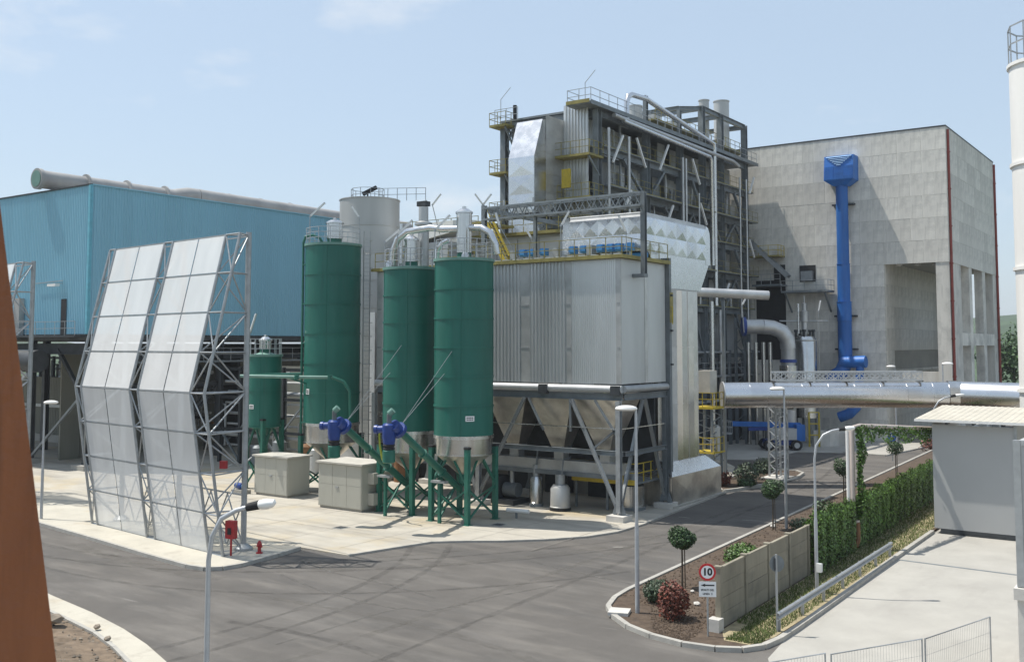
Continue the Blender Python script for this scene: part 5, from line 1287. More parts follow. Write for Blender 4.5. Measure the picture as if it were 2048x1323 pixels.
# concrete wall balcony and stair from the tower
bl = thing('wall_walkway','grey steel walkway and stair fixed to the concrete wall','walkway',(-39,106.5,13))
MB().box(-42.6,-39.4,105.7,107.9,16.45,16.65).build('deck','steel',bl)
MB().box(-39.3,-34.2,105.7,107.9,15.65,15.85).build('deck','steel',bl)
for y in (105.72,106.6): MB().bar((-43.0,y,21.6),(-38.6,y,17.4),.08,.4).build('stair_stringer','galv',bl)
for k in range(14):
    f_ = k/13; MB().box(-42.9+4.2*f_-.14,-42.9+4.2*f_+.14,105.75,106.55,21.4-3.9*f_,21.45-3.9*f_).build('stair_tread','steel',bl)
rl = MB(); railing(rl,[(-42.6,105.75,16.65),(-39.4,105.75,16.65)],1.1,1.2,.025); railing(rl,[(-39.3,105.75,15.85),(-34.2,105.75,15.85),(-34.2,107.8,15.85)],1.1,1.2,.025); rl.build('railing','galv',bl)
MB().bar((-34.6,107.9,13.6),(-34.6,105.9,15.6),.16).build('knee_brace','steel',bl)
MB().bar((-38.9,107.9,13.6),(-38.9,105.9,15.6),.16).build('knee_brace','steel',bl)
ck = MB().box(-43,-39.6,105.9,107.9,19.7,19.85).build('upper_deck','dullyellow',bl)
rl = MB(); railing(rl,[(-43,105.95,19.85),(-39.65,105.95,19.85),(-39.65,107.8,19.85)],1.1,1.0,.025); rl.build('upper_rail','yellow',bl)
# short insulated pipe between duct and tower
hp = thing('header_pipe','horizontal insulated grey pipe running from duct to boiler tower','pipe',(-31,71.5,13))
MB().tube([(-33.2,69.6,14.05),(-29.0,72.6,13.8),(-28.2,73.2,13.75)],.35,16).build('pipe','alu_dull',hp,smooth=1)
for p in ((-33.0,69.8),(-31.0,71.2)): MB().bar((p[0],p[1],.06),(p[0],p[1],13.4),.2).build('support_column','steel',hp)
MB().tube([(-31.6,70.4,1),(-31.6,70.4,13.3)],.18,10).build('riser','alu',hp,smooth=1)
# pipe-rack clutter in front of the tower foot
pr_ = thing('pipe_rack','dim steel pipe rack with levels of pipes at boiler tower foot','pipe rack',(-37,88,0))
for y in (84,90,96,102):
    for x in (-42.3,-41.2): MB().ibeam((x,y,.05),(x,y,9.5),.3,.28).build('column','steel',pr_)
    for z in (4.2,6.6,9.0): MB().ibeam((-42.3,y,z),(-41.2,y,z),.25,.2).build('beam','steel',pr_)
for z in (4.5,6.9,9.3):
    for k in range(5): MB().tube([(-42.3+k*.27,82,z),(-42.3+k*.27,104,z)],.08+.03*(k%2),10).build('pipe','alu_dull' if k%2 else 'galv',pr_,smooth=1)
MB().box(-44.0,-42.7,83,106,.05,8).build('back_wall','darksteel',pr_)
rl = MB(); railing(rl,[(-41,82,7.2),(-41,100,7.2)],1.1,1.5,.025); rl.build('railing','galv',pr_)
# boom lift
lf = thing('boom_lift','blue and grey boom lift with folded boom parked beyond the island','boom lift',(-35.3,94,.05))
ux = Vector((.815,.579,0)); uy = Vector((-.579,.815,0)); lo = Vector((-35.3,94.0,.05))
def LP(a,b,z): return lo+ux*a+uy*b+Vector((0,0,z))
for a in (-1.3,1.3):
    for b in (-.95,.95):
        p,q = LP(a,b-.2,.5),LP(a,b+.2,.5); w_ = MB().tube([p,q],.5,18).build('wheel','rubber',lf,smooth=1)
        MB().tube([p-uy*.02,q+uy*.02],.27,14).build('rim','liftgrey',w_,smooth=1)
MB().cbox(LP(0,0,.5),(3.0,1.5,.5),R(35.4)).build('chassis','blue_dark',lf)
MB().cbox(LP(.2,0,1.0),(2.6,1.9,1.05),R(35.4)).build('turntable_hood','liftgrey',lf)
MB().cbox(LP(1.75,0,.9),(.8,1.9,1.5),R(35.4)).build('counterweight','blue',lf)
MB().bar(LP(2.0,.2,2.3),LP(-4.6,.2,2.45),.42,.46).build('boom','blue',lf)
MB().bar(LP(1.6,.2,2.0),LP(-3.0,.2,1.95),.34,.34).build('lower_boom','blue_dark',lf)
MB().cbox(LP(-5.2,.2,1.5),(1.0,1.6,.12),R(35.4)).build('basket_floor','galv',lf)
rl = MB(); railing(rl,[LP(-5.7,-.6,1.6),LP(-4.7,-.6,1.6),LP(-4.7,1,1.6),LP(-5.7,1,1.6),LP(-5.7,-.6,1.6)],1.1,.8,.03); rl.build('basket_rail','galv',lf)
# low concrete block, yellow frame and blue skid nearby
cbk = thing('concrete_bund','low white concrete bund wall right of the boom lift','wall',(-32.5,100,.05))
MB().extr([(-33.6,98.6,.05),(-32.3,99.4,.05),(-32.3,99.4,1.6),(-33.6,98.6,1.6)],(-.3,.5,0)).build('wall_face','block',cbk)
MB().extr([(-32.28,99.4,.05),(-30.6,105.6,.05),(-30.6,105.6,1.6),(-32.28,99.4,1.6)],(-.5,.1,0)).build('wall_face','block',cbk)
MB().box(-33.4,-31.2,101,103.5,.05,1.3).build('infill','block',cbk)
yf = thing('yellow_frame','yellow steel guard frame beside boom lift and bund','frame',(-33.8,98.2,.05))
for x in (-33.9,-33.1): MB().bar((x,98.2+(x+33.9)*.7,.05),(x,98.2+(x+33.9)*.7,3.4),.14).build('post','yellow',yf)
for z in (1.2,2.3,3.4): MB().bar((-33.9,98.2,z),(-33.1,98.76,z),.1).build('rail','yellow',yf)

# ------------------------------------------------------------ lamps
def disc_lamp(label, x, y, h, hd=(-1,0), g='street lamps with flat heads'):
    th = thing('street_lamp',label,'street lamp',(x,y,0),g); z0 = .05
    MB().tube([(x,y,z0),(x,y,h*.42),(x,y,h*.45),(x,y,h)],[.085,.08,.062,.05],12).build('pole','lampgrey',th,smooth=1)
    d = Vector((hd[0],hd[1],0)).normalized()
    MB().tube([Vector((x,y,h))-d*.05,Vector((x,y,h+.03))+d*.25],.045,8).build('bracket','lampgrey',th,smooth=1)
    c = Vector((x,y,h+.02))+d*.36
    hdm = MB().lathe(0,0,[(.001,-.08),(.26,-.07),(.34,0),(.30,.07),(.15,.12),(.001,.13)],20,cap=False)
    hdm.v = [tuple(c+d*(p[0]*1.25)+Vector((-d.y,d.x,0))*p[1]*.8+Vector((0,0,p[2]))) for p in hdm.v]
    hdm.build('lamp_head','white',th,smooth=1)
    return th
disc_lamp('tall straight street lamp in the planting bed tip near speed sign',-18.25,33.72,7.6,(-.815,-.579))
disc_lamp('straight street lamp at left edge behind the brown post',-55.48,31.77,6.7,(.815,.579))
disc_lamp('thin straight street lamp in bed behind second topiary ball',-19.88,53.64,7.6,(-.815,-.579))
disc_lamp('distant straight lamp seen against bunker beside pipe truss',-17.35,79.68,8.6,(.6,.4))
disc_lamp('distant lamp pole beyond big pipe near the round blue sign',-25.3,97.0,8.0,(-.6,-.4))
MB().cbox((-18.75,33.25,.1),(.75,.75,.12),R(20)).build('footing','block',bpy.data.objects['street_lamp'])
def arc_lamp(label, pts, base, g='street lamps with curved arms'):
    th = thing('street_lamp',label,'street lamp',(base[0],base[1],0),g)
    pp = [Vector(p) for p in pts]
    MB().tube([(base[0],base[1],.05),(base[0],base[1],pp[0].z*.55),(base[0],base[1],pp[0].z*.57)]+pp[:-2],[.075,.07,.055]+[.045]*(len(pp)-2),12).build('pole','lampgrey',th,smooth=1)
    a,b = pp[-3],pp[-2]; c = pp[-1]; d = (c-a).normalized()
    MB().tube([a,b],[.075,.085],12).build('lamp_collar','dark',th,smooth=1)
    L_ = (c-b).length; h = MB()
    h.tube([b,b+d*.1*L_,b+d*.5*L_,b+d*.9*L_,c],[.085,.11,.12,.09,.03],14)
    h.v = [(x,y,b.z+(z-b.z)*.8) for x,y,z in h.v]
    h.build('lamp_head','white',th,smooth=1)
    return th
arc_lamp('nearest curved-arm street lamp in the left foreground',[(-15.61,12.22,6.01),(-15.56,12.25,6.45),(-15.42,12.35,6.78),(-15.2,12.51,6.93),(-15.05,12.62,6.98),(-14.86,12.75,7.03),(-14.6,12.93,7.06)],(-15.61,12.22))
arc_lamp('curved-arm street lamp behind the guard rail beside ivy',[(-13.81,40.55,5.4),(-13.75,40.6,5.95),(-13.5,40.77,6.38),(-13.2,40.98,6.55),(-12.98,41.14,6.6),(-12.78,41.28,6.63),(-12.45,41.5,6.67)],(-13.81,40.55))
MB().cbox((-13.68,40.5,.95),(.2,.18,.34)).build('control_box','white',bpy.data.objects['street_lamp.006'])
arc_lamp('curved-arm street lamp rising behind the grey shed roof',[(-15.0,66.0,5.6),(-14.95,66.05,6.1),(-14.7,66.2,6.55),(-14.4,66.4,6.75),(-14.1,66.6,6.85),(-13.85,66.8,6.9),(-13.4,67.1,6.95)],(-15.0,66.0))
# tube lights on bent poles, all over the plant
def tube_light(label, a, b, c):
    th = thing('tube_light',label,'tube light',a,'tube lights on bent poles')
    a,b,c = Vector(a),Vector(b),Vector(c)
    MB().tube([a,b],.03,6).build('pole','galv',th,smooth=1)
    d = (c-b).normalized()
    MB().bar(b-d*.05,c,.13,.11).build('housing','lampgrey',th)
    s_ = Vector((.579,-.815,0))*.075
    MB().bar(b+d*.08+s_,c-d*.06+s_,.05,.12).build('diffuser','white',th)
for lab,a,b,c in (
 ('tube light leaning left above tallest silo',(-51.73,48.5,16.9),(-51.72,48.51,18.92),(-50.88,49.11,19.9)),
 ('tube light leaning over the right of tallest silo',(-48.87,50.53,16.9),(-48.91,50.5,18.85),(-49.37,50.18,19.66)),
 ('tube light leaning across the big grey tank edge',(-41.95,45.6,14.7),(-42.0,45.6,16.3),(-41.2,46.1,17.1)),
 ('tube light over the left of the hidden silo',(-40.3,44.97,14.7),(-40.36,44.93,16.59),(-39.63,45.45,17.49)),
 ('tube light standing between the paired silos',(-37.28,44.66,14.8),(-37.24,44.69,16.66),(-36.53,45.19,17.53)),
 ('lone tube light against sky left of lattice bridge',(-48.3,59,17.2),(-48.32,57.67,20.5),(-47.8,58.04,21.33)),
 ('faint far tube light against sky above silos',(-51.1,59.37,15.2),(-51.04,59.42,20.53),(-50.63,59.71,21.31)),
 ('left light of the forked pair against the sky',(-41.6,55.1,15.2),(-41.6,55.08,19.66),(-42.06,54.76,20.43)),
 ('right light of the forked pair against the sky',(-41.7,55.3,15.2),(-41.79,55.32,19.7),(-41.31,55.66,20.47)),
 ('tube light beside the yellow stair',(-35.83,51.3,15.2),(-36.9,50.6,17.4),(-37.15,50.5,18.3)),
 ('short tube light behind blue valve boxes',(-35.0,52.0,15.2),(-35.13,51.5,16.65),(-35.51,51.2,17.49)),
 ('upright tube light at filter railing middle',(-32.65,51.0,15.2),(-32.6,50.98,17.2),(-32.2,51.3,18.1)),
 ('tube light in front of the quilted duct',(-29.14,52.9,15.2),(-29.18,52.87,16.74),(-29.54,52.61,17.79)),
 ('tube light above the small silo',(-55.9,46.8,9.3),(-55.5,46.6,10.9),(-55.2,46.85,12.2)),
 ('tube light left of the blue blind flange',(-31.3,75.9,11.0),(-31.41,75.82,13.18),(-31.15,76.01,13.78)),
 ('tube light leaning on concrete wall side',(-32.45,97.16,.1),(-32.41,97.2,13.31),(-32.23,97.32,14.38)),
 ): tube_light(lab,a,b,c)
# ------------------------------------------------------------ plants
def leaves(mb, n, centre, rad, size, lump=.2, shell=.55, flat=1.0, seed=None):
    c = Vector(centre); rx,ry,rz = rad
    lob = [(Vector((random.gauss(0,1),random.gauss(0,1),random.gauss(0,1))).normalized(), random.uniform(-lump,lump)) for _ in range(14)]
    for _ in range(n):
        d = Vector((random.gauss(0,1),random.gauss(0,1),random.gauss(0,1))).normalized()
        k = 1+sum(a*max(0,d.dot(v))**6 for v,a in lob)
        rr = k*(shell+(1-shell)*random.random()**.6)
        p = c+Vector((d.x*rx*rr,d.y*ry*rr,d.z*rz*rr))
        s = size*random.uniform(.6,1.4)
        a = Vector((random.gauss(0,1),random.gauss(0,1),random.gauss(0,.7))).normalized(); b = a.cross(d+Vector((random.uniform(-.8,.8),random.uniform(-.8,.8),random.uniform(-.3,.8)))).normalized()
        mb.add([p-a*s-b*s*.45,p+a*s*.1-b*s*.6,p+a*s*1.1,p-a*s*.1+b*s*.6],[(0,1,2,3)])
def topiary(label, x, y, h, r, n=2600):
    th = thing('topiary_tree',label,'tree',(x,y,.1),'clipped ball trees along the bed')
    tk_ = MB().tube([(x,y,.08),(x+.02,y,h*.5),(x,y,h-r)],[.05,.04,.03],8)
    for k in range(5):
        a = k*1.3; tk_.tube([(x,y,h-r*1.4),(x+math.cos(a)*r*.6,y+math.sin(a)*r*.6,h-r*.5)],[.02,.008],5)
    tk_.build('trunk','bark',th,smooth=1)
    MB().bar((x+.12,y+.05,.08),(x+.10,y+.05,h-r*1.5),.035).build('stake','bark',th)
    m_ = MB(); leaves(m_,n,(x,y,h-r*.95),(r,r,r*.95),.048,.34,.45)
    m_.build('crown','leaf_top',th)
topiary('nearest clipped ball tree in the bed beside speed sign',-18.6,38.2,2.55,.52,3200)
topiary('second clipped ball tree from the bed tip by thin lamp',-20.35,52.9,2.75,.56,2400)
topiary('third clipped ball tree left of the ivy pipe portal',-20.3,65.0,2.75,.56,1800)
topiary('farthest clipped ball tree next to round blue sign',-20.8,79.3,2.9,.62,1600)
def bush(label, x, y, w_, h, mt, n, sz, stems=9, name='shrub', lump=.3, z0=.1):
    th = thing(name,label,'shrub',(x,y,z0),'shrubs')
    st = MB()
    for k in range(stems):
        a = random.uniform(0,6.28); r_ = w_*random.uniform(.3,.75)
        st.tube([(x,y,z0),(x+math.cos(a)*r_*.4,y+math.sin(a)*r_*.4,z0+h*.5),(x+math.cos(a)*r_*.8,y+math.sin(a)*r_*.8,z0+h*random.uniform(.75,1.05))],[.02,.013,.005],5)
    st.build('stems','bark',th)
    m_ = MB(); leaves(m_,n,(x,y,z0+h*.48),(w_,w_,h*.52),sz,lump,.3); m_.build('foliage',mt,th)
bush('grey green dome shrub behind the bed tip lamp',-18.35,35.6,.62,.85,'leaf_olive',1500,.055)
bush('rusty red leaved shrub in front of wall end',-16.75,33.75,.6,1.45,'leaf_red',1300,.06,14)
bush('bright green round shrub peeping over the wall',-17.7,42.4,.85,1.35,'leaf_light',1900,.07)
bush('low dark shrub beside the second ball tree',-18.9,53.4,.7,.7,'leaf_olive',900,.06)
bush('dark shrub under the third lamp by wall',-19.0,57.2,.8,1.2,'leaf_top',900,.07)
bush('spiky green shrub in the far kerb island',-28.6,69.6,1.0,1.6,'leaf_olive',1100,.08,12)
bush('small reddish shrub at island edge',-29.2,67.0,.45,1.1,'leaf_red',500,.07)
bush('round grey green shrub at back of the island',-29.8,75.6,.8,1.2,'leaf_olive',800,.07)
bush('low reddish shrub by the distant lot kerb',-23.4,101.5,.9,1.0,'leaf_red',400,.1)
bush('dark trailing shrub low in the kerb island',-27.9,67.6,.7,.6,'leaf_top',600,.07)
# kerb island in front of the tower
isl = [(-28.4,64.6),(-27.9,66.2),(-27.35,69),(-26.9,72),(-26.8,75),(-27.2,77.2),(-28.1,78.2),(-29.3,77.9),(-30.2,76.4),(-30.9,73),(-30.6,70),(-29.6,66.6)]
io = MB().prism(isl,-.02,.12).build('kerb_island','soil',kind='structure')
kerb_run(io,isl+[isl[0]],w=.2,z1=.2,step=1.0)
MB().cbox((-16.0,34.9,.1),(.5,.35,.25),.4).build('bed_stone','stone',kind=None) if False else None
for (x,y,r_,lab) in ((-16.9,36.0,.16,'pale stone among litter behind the red shrub'),(-17.9,37.7,.1,'small pale stone beside ball tree trunk'),(-20.6,53.6,.22,'white stone on kerb near the thin lamp'),(-20.0,74.2,.25,'white boulder at bed edge before farthest ball tree')):
    s_ = MB(); rock(s_,(x,y,.16),r_); tag(s_.build('bed_stone','block'),lab,'stone','stones in the planting bed')

# ------------------------------------------------------------ boundary wall of precast panels, ivy
wl = thing('boundary_wall','weathered precast concrete panel wall between planting bed and yard','wall',(-15.5,54,.1))
W0,W1 = Vector((-14.88,33.45,.1)),Vector((-16.25,76.0,.1)); wd_ = (W1-W0).normalized(); wn = Vector((wd_.y,-wd_.x,0))
WH = 2.12; nb = 17; bl_ = (W1-W0).length/nb
for k in range(nb+1):
    c = W0+wd_*bl_*k
    p_ = MB().extr([c-wd_*.09-wn*.1,c+wd_*.09-wn*.1,c+wd_*.09+wn*.1,c-wd_*.09+wn*.1],(0,0,WH)).build('wall_post','precast',wl)
    if k < 4: MB().extr([c-wd_*.12-wn*.13+Vector((0,0,WH)),c+wd_*.12-wn*.13+Vector((0,0,WH)),c+wd_*.12+wn*.13+Vector((0,0,WH)),c-wd_*.12+wn*.13+Vector((0,0,WH))],(0,0,.06)).build('post_cap','precast',p_)
for k in range(nb):
    a = W0+wd_*(bl_*k+.1); b = W0+wd_*(bl_*(k+1)-.1)
    for j in range(4):
        z0 = j*.515; o_ = wn*random.uniform(-.012,.012)
        MB().extr([a-wn*.04+o_+Vector((0,0,z0+.006)),b-wn*.04+o_+Vector((0,0,z0+.006)),b+wn*.04+o_+Vector((0,0,z0+.006)),a+wn*.04+o_+Vector((0,0,z0+.006))],(0,0,.503)).build('wall_slab','precast',wl)
    MB().extr([a-wn*.06+Vector((0,0,2.062)),b-wn*.06+Vector((0,0,2.062)),b+wn*.06+Vector((0,0,2.062)),a+wn*.06+Vector((0,0,2.062))],(0,0,.05)).build('coping','precast',wl)
MB().cbox(W0+Vector((-.02,-.25,-.02)),(.42,.42,.45)).build('end_block','block',wl)
iv = thing('ivy_hedge','thick green ivy covering the boundary wall beyond the bare panels','hedge',(-15.8,60,.1))
ivs = MB()
for _ in range(62000):
    t_ = random.random()**1.25; s_ = 10.2+t_*32.5
    edge_ = max(0,1-(s_-10.2)/1.5)
    z = random.random()**.7*2.35*(1-.5*edge_*random.random())+.05
    if random.random() < edge_*.6: continue
    side = random.random(); th_ = .2+.16*math.sin(s_*1.9)**2+.1*math.sin(s_*5.1)**2
    if side < .72: n_ = random.uniform(.05,th_+.12)
    elif side < .85: n_ = -random.uniform(.05,.3)
    else: n_ = random.uniform(-.25,.3); z = 2.1+random.random()*.34*(1+.5*math.sin(s_*2.3))
    p = W0+wd_*s_+wn*n_+Vector((0,0,z-.1)); sz = random.uniform(.035,.075)
    a = Vector((random.gauss(0,1),random.gauss(0,1),random.gauss(0,1))).normalized(); nn = (wn*(1 if n_ > 0 else -1)+Vector((random.uniform(-.7,.7),random.uniform(-.7,.7),random.uniform(-.1,1)))).normalized()
    a = a.cross(nn).normalized(); b = nn.cross(a)
    ivs.add([p-a*sz,p-b*sz*.7,p+a*sz,p+b*sz*.8],[(0,1,2,3)])
ivs.build('ivy_leaves','leaf_ivy',iv,kind='stuff')
tw = MB()
for k in range(40):
    s_ = random.uniform(9.6,42); p = W0+wd_*s_+wn*.06; tw.tube([p,p+wd_*random.uniform(-.4,.4)+Vector((0,0,1.1)),p+wd_*random.uniform(-.7,.7)+Vector((0,0,2.0))],.012,5)
tw.build('ivy_stems','bark',iv,kind='stuff')
# gas pipe portal with creeper
pg = thing('pipe_portal','pinkish gas pipe portal with yellow elbow and hanging creeper','pipe',(-15.2,50.3,.1))
MB().tube([(-15.25,50.3,1.4),(-15.25,50.3,5.75),(-15.2,50.4,5.95),(-15.05,50.9,6.02),(-13.6,59.8,5.35)],.115,12).build('pipe','pipepaint',pg,smooth=1)
MB().tube([(-15.47,50.35,.1),(-15.47,50.35,5.8)],.10,12).build('post','white',pg,smooth=1)
MB().tube([(-15.05,50.25,1.4),(-15.05,50.25,.55),(-15.1,50.1,.32),(-15.3,49.9,.3),(-15.6,49.75,.3)],.13,12).build('yellow_elbow','rust',pg,smooth=1)
MB().lathe(-15.15,50.28,[(.2,1.38),(.2,1.5)],12).build('flange','pipepaint',pg,smooth=1)
cr_ = MB()
for _ in range(2600):
    f_ = random.random()
    if f_ < .55:
        g = random.random()**1.1; p = Vector((-15.05+1.45*g,50.9+8.9*g,6.0-.67*g)) - Vector((0,0,random.random()**1.6*(.35+.55*abs(math.sin(g*13)))))
        p += Vector((random.uniform(-.15,.15),random.uniform(-.15,.15),.05))
    else:
        z = random.uniform(1.6,6.0); p = Vector((-14.98,50.4,z))+Vector((random.uniform(-.05,.28+.12*math.sin(z*3)),random.uniform(-.15,.15),0))
    s_ = random.uniform(.05,.1); a = Vector((random.gauss(0,1),random.gauss(0,1),random.gauss(0,1))).normalized(); b = a.cross(Vector((random.gauss(0,1),random.gauss(0,1),random.gauss(0,1)))).normalized()
    cr_.add([p-a*s_,p-b*s_*.7,p+a*s_,p+b*s_*.7],[(0,1,2,3)])
cr_.build('creeper','leaf_light',pg)

# ------------------------------------------------------------ guard rail
gr = thing('guard_rail','galvanised crash barrier along the yard kerb','crash barrier',(-13.3,42,.1))
G0,G1 = Vector((-13.08,34.4,.12)),Vector((-13.3,49.3,.12)); gd = (G1-G0).normalized(); gn = Vector((gd.y,-gd.x,0))
npst = 6
for k in range(npst+1):
    c = G0+(G1-G0)*k/npst; MB().extr([c-gd*.05-gn*.05,c+gd*.05-gn*.05,c+gd*.05+gn*.05,c-gd*.05+gn*.05],(0,0,.66)).build('post','galv',gr)
prf = [(.05,.42),(.12,.45),(.12,.50),(.06,.55),(.12,.60),(.12,.66),(.05,.69)]
bmq = MB(); vv = []
for p in (G0-gd*.3,G1+gd*.1):
    for n_,z in prf: vv.append(p+gn*n_+Vector((0,0,z)))
    for n_,z in reversed(prf): vv.append(p+gn*(n_-.012)+Vector((0,0,z)))
m_ = len(prf)*2
bmq.add(vv,[(i,(i+1)%m_,m_+(i+1)%m_,m_+i) for i in range(m_)]+[tuple(range(m_))[::-1],tuple(range(m_,2*m_))]); bmq.build('beam','galv',gr)
# ------------------------------------------------------------ signs
def text_obj(txt, size, loc, rot, m_, parent, name='lettering', bold=0):
    cu = bpy.data.curves.new(name,'FONT'); cu.body = txt; cu.size = size; cu.align_x = 'CENTER'; cu.align_y = 'CENTER'; cu.extrude = .002; cu.offset = bold
    t_ = bpy.data.objects.new(name,cu); COL.objects.link(t_)
    dg = bpy.context.evaluated_depsgraph_get(); me = bpy.data.meshes.new_from_object(t_.evaluated_get(dg)); bpy.data.objects.remove(t_)
    o = bpy.data.objects.new(name,me); COL.objects.link(o); me.materials.clear(); me.materials.append(MAT[m_]); o.parent = parent
    o.location = Vector(loc)-ORG[parent.name]; o.rotation_euler = rot; return o
sg = thing('speed_sign','round red and white 10 speed sign with arrow plate by wall end','sign',(-14.85,32.45,.1))
sx,sy = -14.85,32.45; ca = R(30); fdir = Vector((math.sin(ca),-math.cos(ca),0)); sdir = Vector((math.cos(ca),math.sin(ca),0))
MB().tube([(sx,sy,.1),(sx,sy,2.45)],.033,10).build('post','galv',sg,smooth=1)
def disc(r0,r1,off,th_,m_,name,cz):
    q = MB(); n_ = 40; vv=[]
    c = Vector((sx,sy,cz))+fdir*off
    for o_ in (0,th_):
        for k in range(n_):
            a = 2*math.pi*k/n_; vv.append(c+sdir*r1*math.cos(a)+Vector((0,0,r1*math.sin(a)))+fdir*o_)
    q.add(vv,[(k,(k+1)%n_,n_+(k+1)%n_,n_+k) for k in range(n_)]+[tuple(range(n_))[::-1],tuple(range(n_,2*n_))]); return q.build(name,m_,sg)
disc(0,.29,.04,.012,'signred','red_ring',2.26); disc(0,.215,.054,.004,'signwhite','white_disc',2.26)
rot_ = (R(90),0,ca)
text_obj('10',.33,Vector((sx,sy,2.26))+fdir*.061,rot_,'signblack',sg,'numerals',.014)
c = Vector((sx,sy,1.70))+fdir*.04
plq = MB().extr([c-sdir*.29-Vector((0,0,.27)),c+sdir*.29-Vector((0,0,.27)),c+sdir*.29+Vector((0,0,.24)),c-sdir*.29+Vector((0,0,.24))],fdir*.012).build('arrow_plate','signwhite',sg)
ar = c+fdir*.016+Vector((0,0,.12))
MB().extr([ar-sdir*.23,ar-sdir*.08-Vector((0,0,.05)),ar-sdir*.08-Vector((0,0,.022)),ar+sdir*.23-Vector((0,0,.022)),ar+sdir*.23+Vector((0,0,.022)),ar-sdir*.08+Vector((0,0,.022)),ar-sdir*.08+Vector((0,0,.05))],fdir*.004).build('arrow','signblack',plq)
text_obj('SPARTI DEL',.088,c+fdir*.018+Vector((0,0,-.04)),rot_,'signblack',plq,'lettering',.002)
text_obj('LINEA  2',.088,c+fdir*.018+Vector((0,0,-.17)),rot_,'signblack',plq,'lettering',.002)
bs = thing('sign_post','grey sign seen from behind on a post at guard rail start','sign',(-13.1,34.3,.12))
MB().tube([(-13.1,34.3,.12),(-13.1,34.3,2.75)],.04,10).build('post','galv',bs,smooth=1)
dq = MB(); n_ = 32; vv=[]
for o_ in (0,.012):
    for k in range(n_):
        a = 2*math.pi*k/n_; vv.append(Vector((-13.1,34.36,2.42))+Vector((.8,.6,0))*.26*math.cos(a)+Vector((0,0,.29*math.sin(a)))+Vector((-.6,.8,0))*o_)
dq.add(vv,[(k,(k+1)%n_,n_+(k+1)%n_,n_+k) for k in range(n_)]+[tuple(range(n_))[::-1],tuple(range(n_,2*n_))]); dq.build('sign_disc','steel',bs)
MB().cbox((-13.12,34.27,2.2),(.1,.03,.42),R(35)).build('back_clamp','darksteel',bs)
rs = thing('direction_sign','round blue arrow sign by the distant lot kerb','sign',(-23.9,90.2,.05))
MB().tube([(-23.9,90.2,.05),(-23.9,90.2,2.4)],.04,8).build('post','galv',rs,smooth=1)
dq = MB(); vv=[]
ff = Vector((.25,-.97,0)); ss = Vector((.97,.25,0)); cc = Vector((-23.9,90.12,2.1))
for o_ in (0,.015):
    for k in range(n_):
        a = 2*math.pi*k/n_; vv.append(cc+ss*.36*math.cos(a)+Vector((0,0,.36*math.sin(a)))+ff*o_)
dq.add(vv,[(k,(k+1)%n_,n_+(k+1)%n_,n_+k) for k in range(n_)]+[tuple(range(n_))[::-1],tuple(range(n_,2*n_))]); dd_ = dq.build('sign_disc','signblue',rs)
q_ = cc+ff*.02
MB().extr([q_+ss*.03+Vector((0,0,.24)),q_-ss*.05+Vector((0,0,.24)),q_-ss*.05-Vector((0,0,.06)),q_-ss*.16-Vector((0,0,.06)),q_+ss*.02-Vector((0,0,.24)),q_+ss*.2-Vector((0,0,.02)),q_+ss*.03-Vector((0,0,.05))][::-1],ff*.004).build('arrow','signwhite',dd_)

# ------------------------------------------------------------ grey shed, right-hand structures
sh = thing('shed','plain grey panel shed with pale corrugated lean-to roof','shed',(-11,60,0))
SX0,SX1,SY0,SY1 = -13.15,-9.15,57.5,64.0
MB().box(SX0,SX1,SY0,SY0+.06,.28,5.75).build('wall_panel','shed',sh)
MB().box(SX0,SX0+.06,SY0+.062,SY1,.28,5.9).build('side_wall','shed',sh)
MB().box(SX1-.06,SX1,SY0+.062,SY1,.28,5.9).build('side_wall','shed',sh)
MB().box(SX0+.3,SX1+.05,SY0-.02,SY0+.12,.02,.27).build('base_channel','darksteel',sh)
MB().box(SX1+.0,SX1+.14,SY0-.06,SY0+.1,0,6.0).build('corner_post','galv',sh)
ra,rb2 = Vector((SX0-.75,SY0-.6,6.05)),Vector((6.0,SY0-.6,6.05)); pitch = Vector((0,6.6,.42))
n_ = 12
for k in range(n_):
    a = ra+(rb2-ra)*k/n_; q = MB(); dx = (rb2-ra).x/n_
    for j in range(5):
        x0 = a.x+dx*j/5; x1 = x0+dx/5
        pts = [(x0,0),(x0+dx*.1,0),(x0+dx*.12,.02),(x0+dx*.18,.02),(x1,0)]
        for (xa,za),(xb,zb) in zip(pts[:-1],pts[1:]):
            q.add([(xa,a.y,a.z+za),(xb,a.y,a.z+zb),(xb,a.y+pitch.y,a.z+zb+pitch.z),(xa,a.y+pitch.y,a.z+za+pitch.z)],[(0,1,2,3)])
    q.build('roof_sheet','shedroof',sh)
MB().box(ra.x,rb2.x,ra.y-.03,ra.y+.0,5.93,6.06).build('eave_trim','white',sh)
for x in (-12.3,-11,-9.6): MB().box(x-.06,x+.06,SY0-.55,SY0,5.84,5.94).build('rafter_end','dark',sh)
MB().bar((-14.2,59.5,5.85),(-13.3,59.5,6.1),.12).build('rafter_end','white',sh)
sn = thing('adjacent_building','pale grey panelled building with concrete base at right edge','building',(-2,36,0))
MB().box(-5.25,3,33.05,38,2.95,7.15).build('wall','shed',sn)
MB().box(-5.3,-5.1,33.0,33.2,2.95,7.2).build('corner_trim','galv',sn)
MB().box(-5.09,3,33.0,33.2,7.05,7.2).build('top_trim','galv',sn)
MB().box(-5.38,3,32.85,38,2.6,2.93).build('base_slab','block',sn)
MB().box(-5.3,-4.85,32.95,33.5,0,2.58).build('corner_post','block',sn)
MB().box(-4.84,3,33.4,33.6,0,2.58).build('lower_wall','redpipe',sn)
ws = thing('white_silo','white banded silo with railed top at right edge','silo',(-8.3,67.8,0))
wz = [0,6,12,18,22.8,27.2]
wz = [0,7.4,14.7,21.0,27.1]
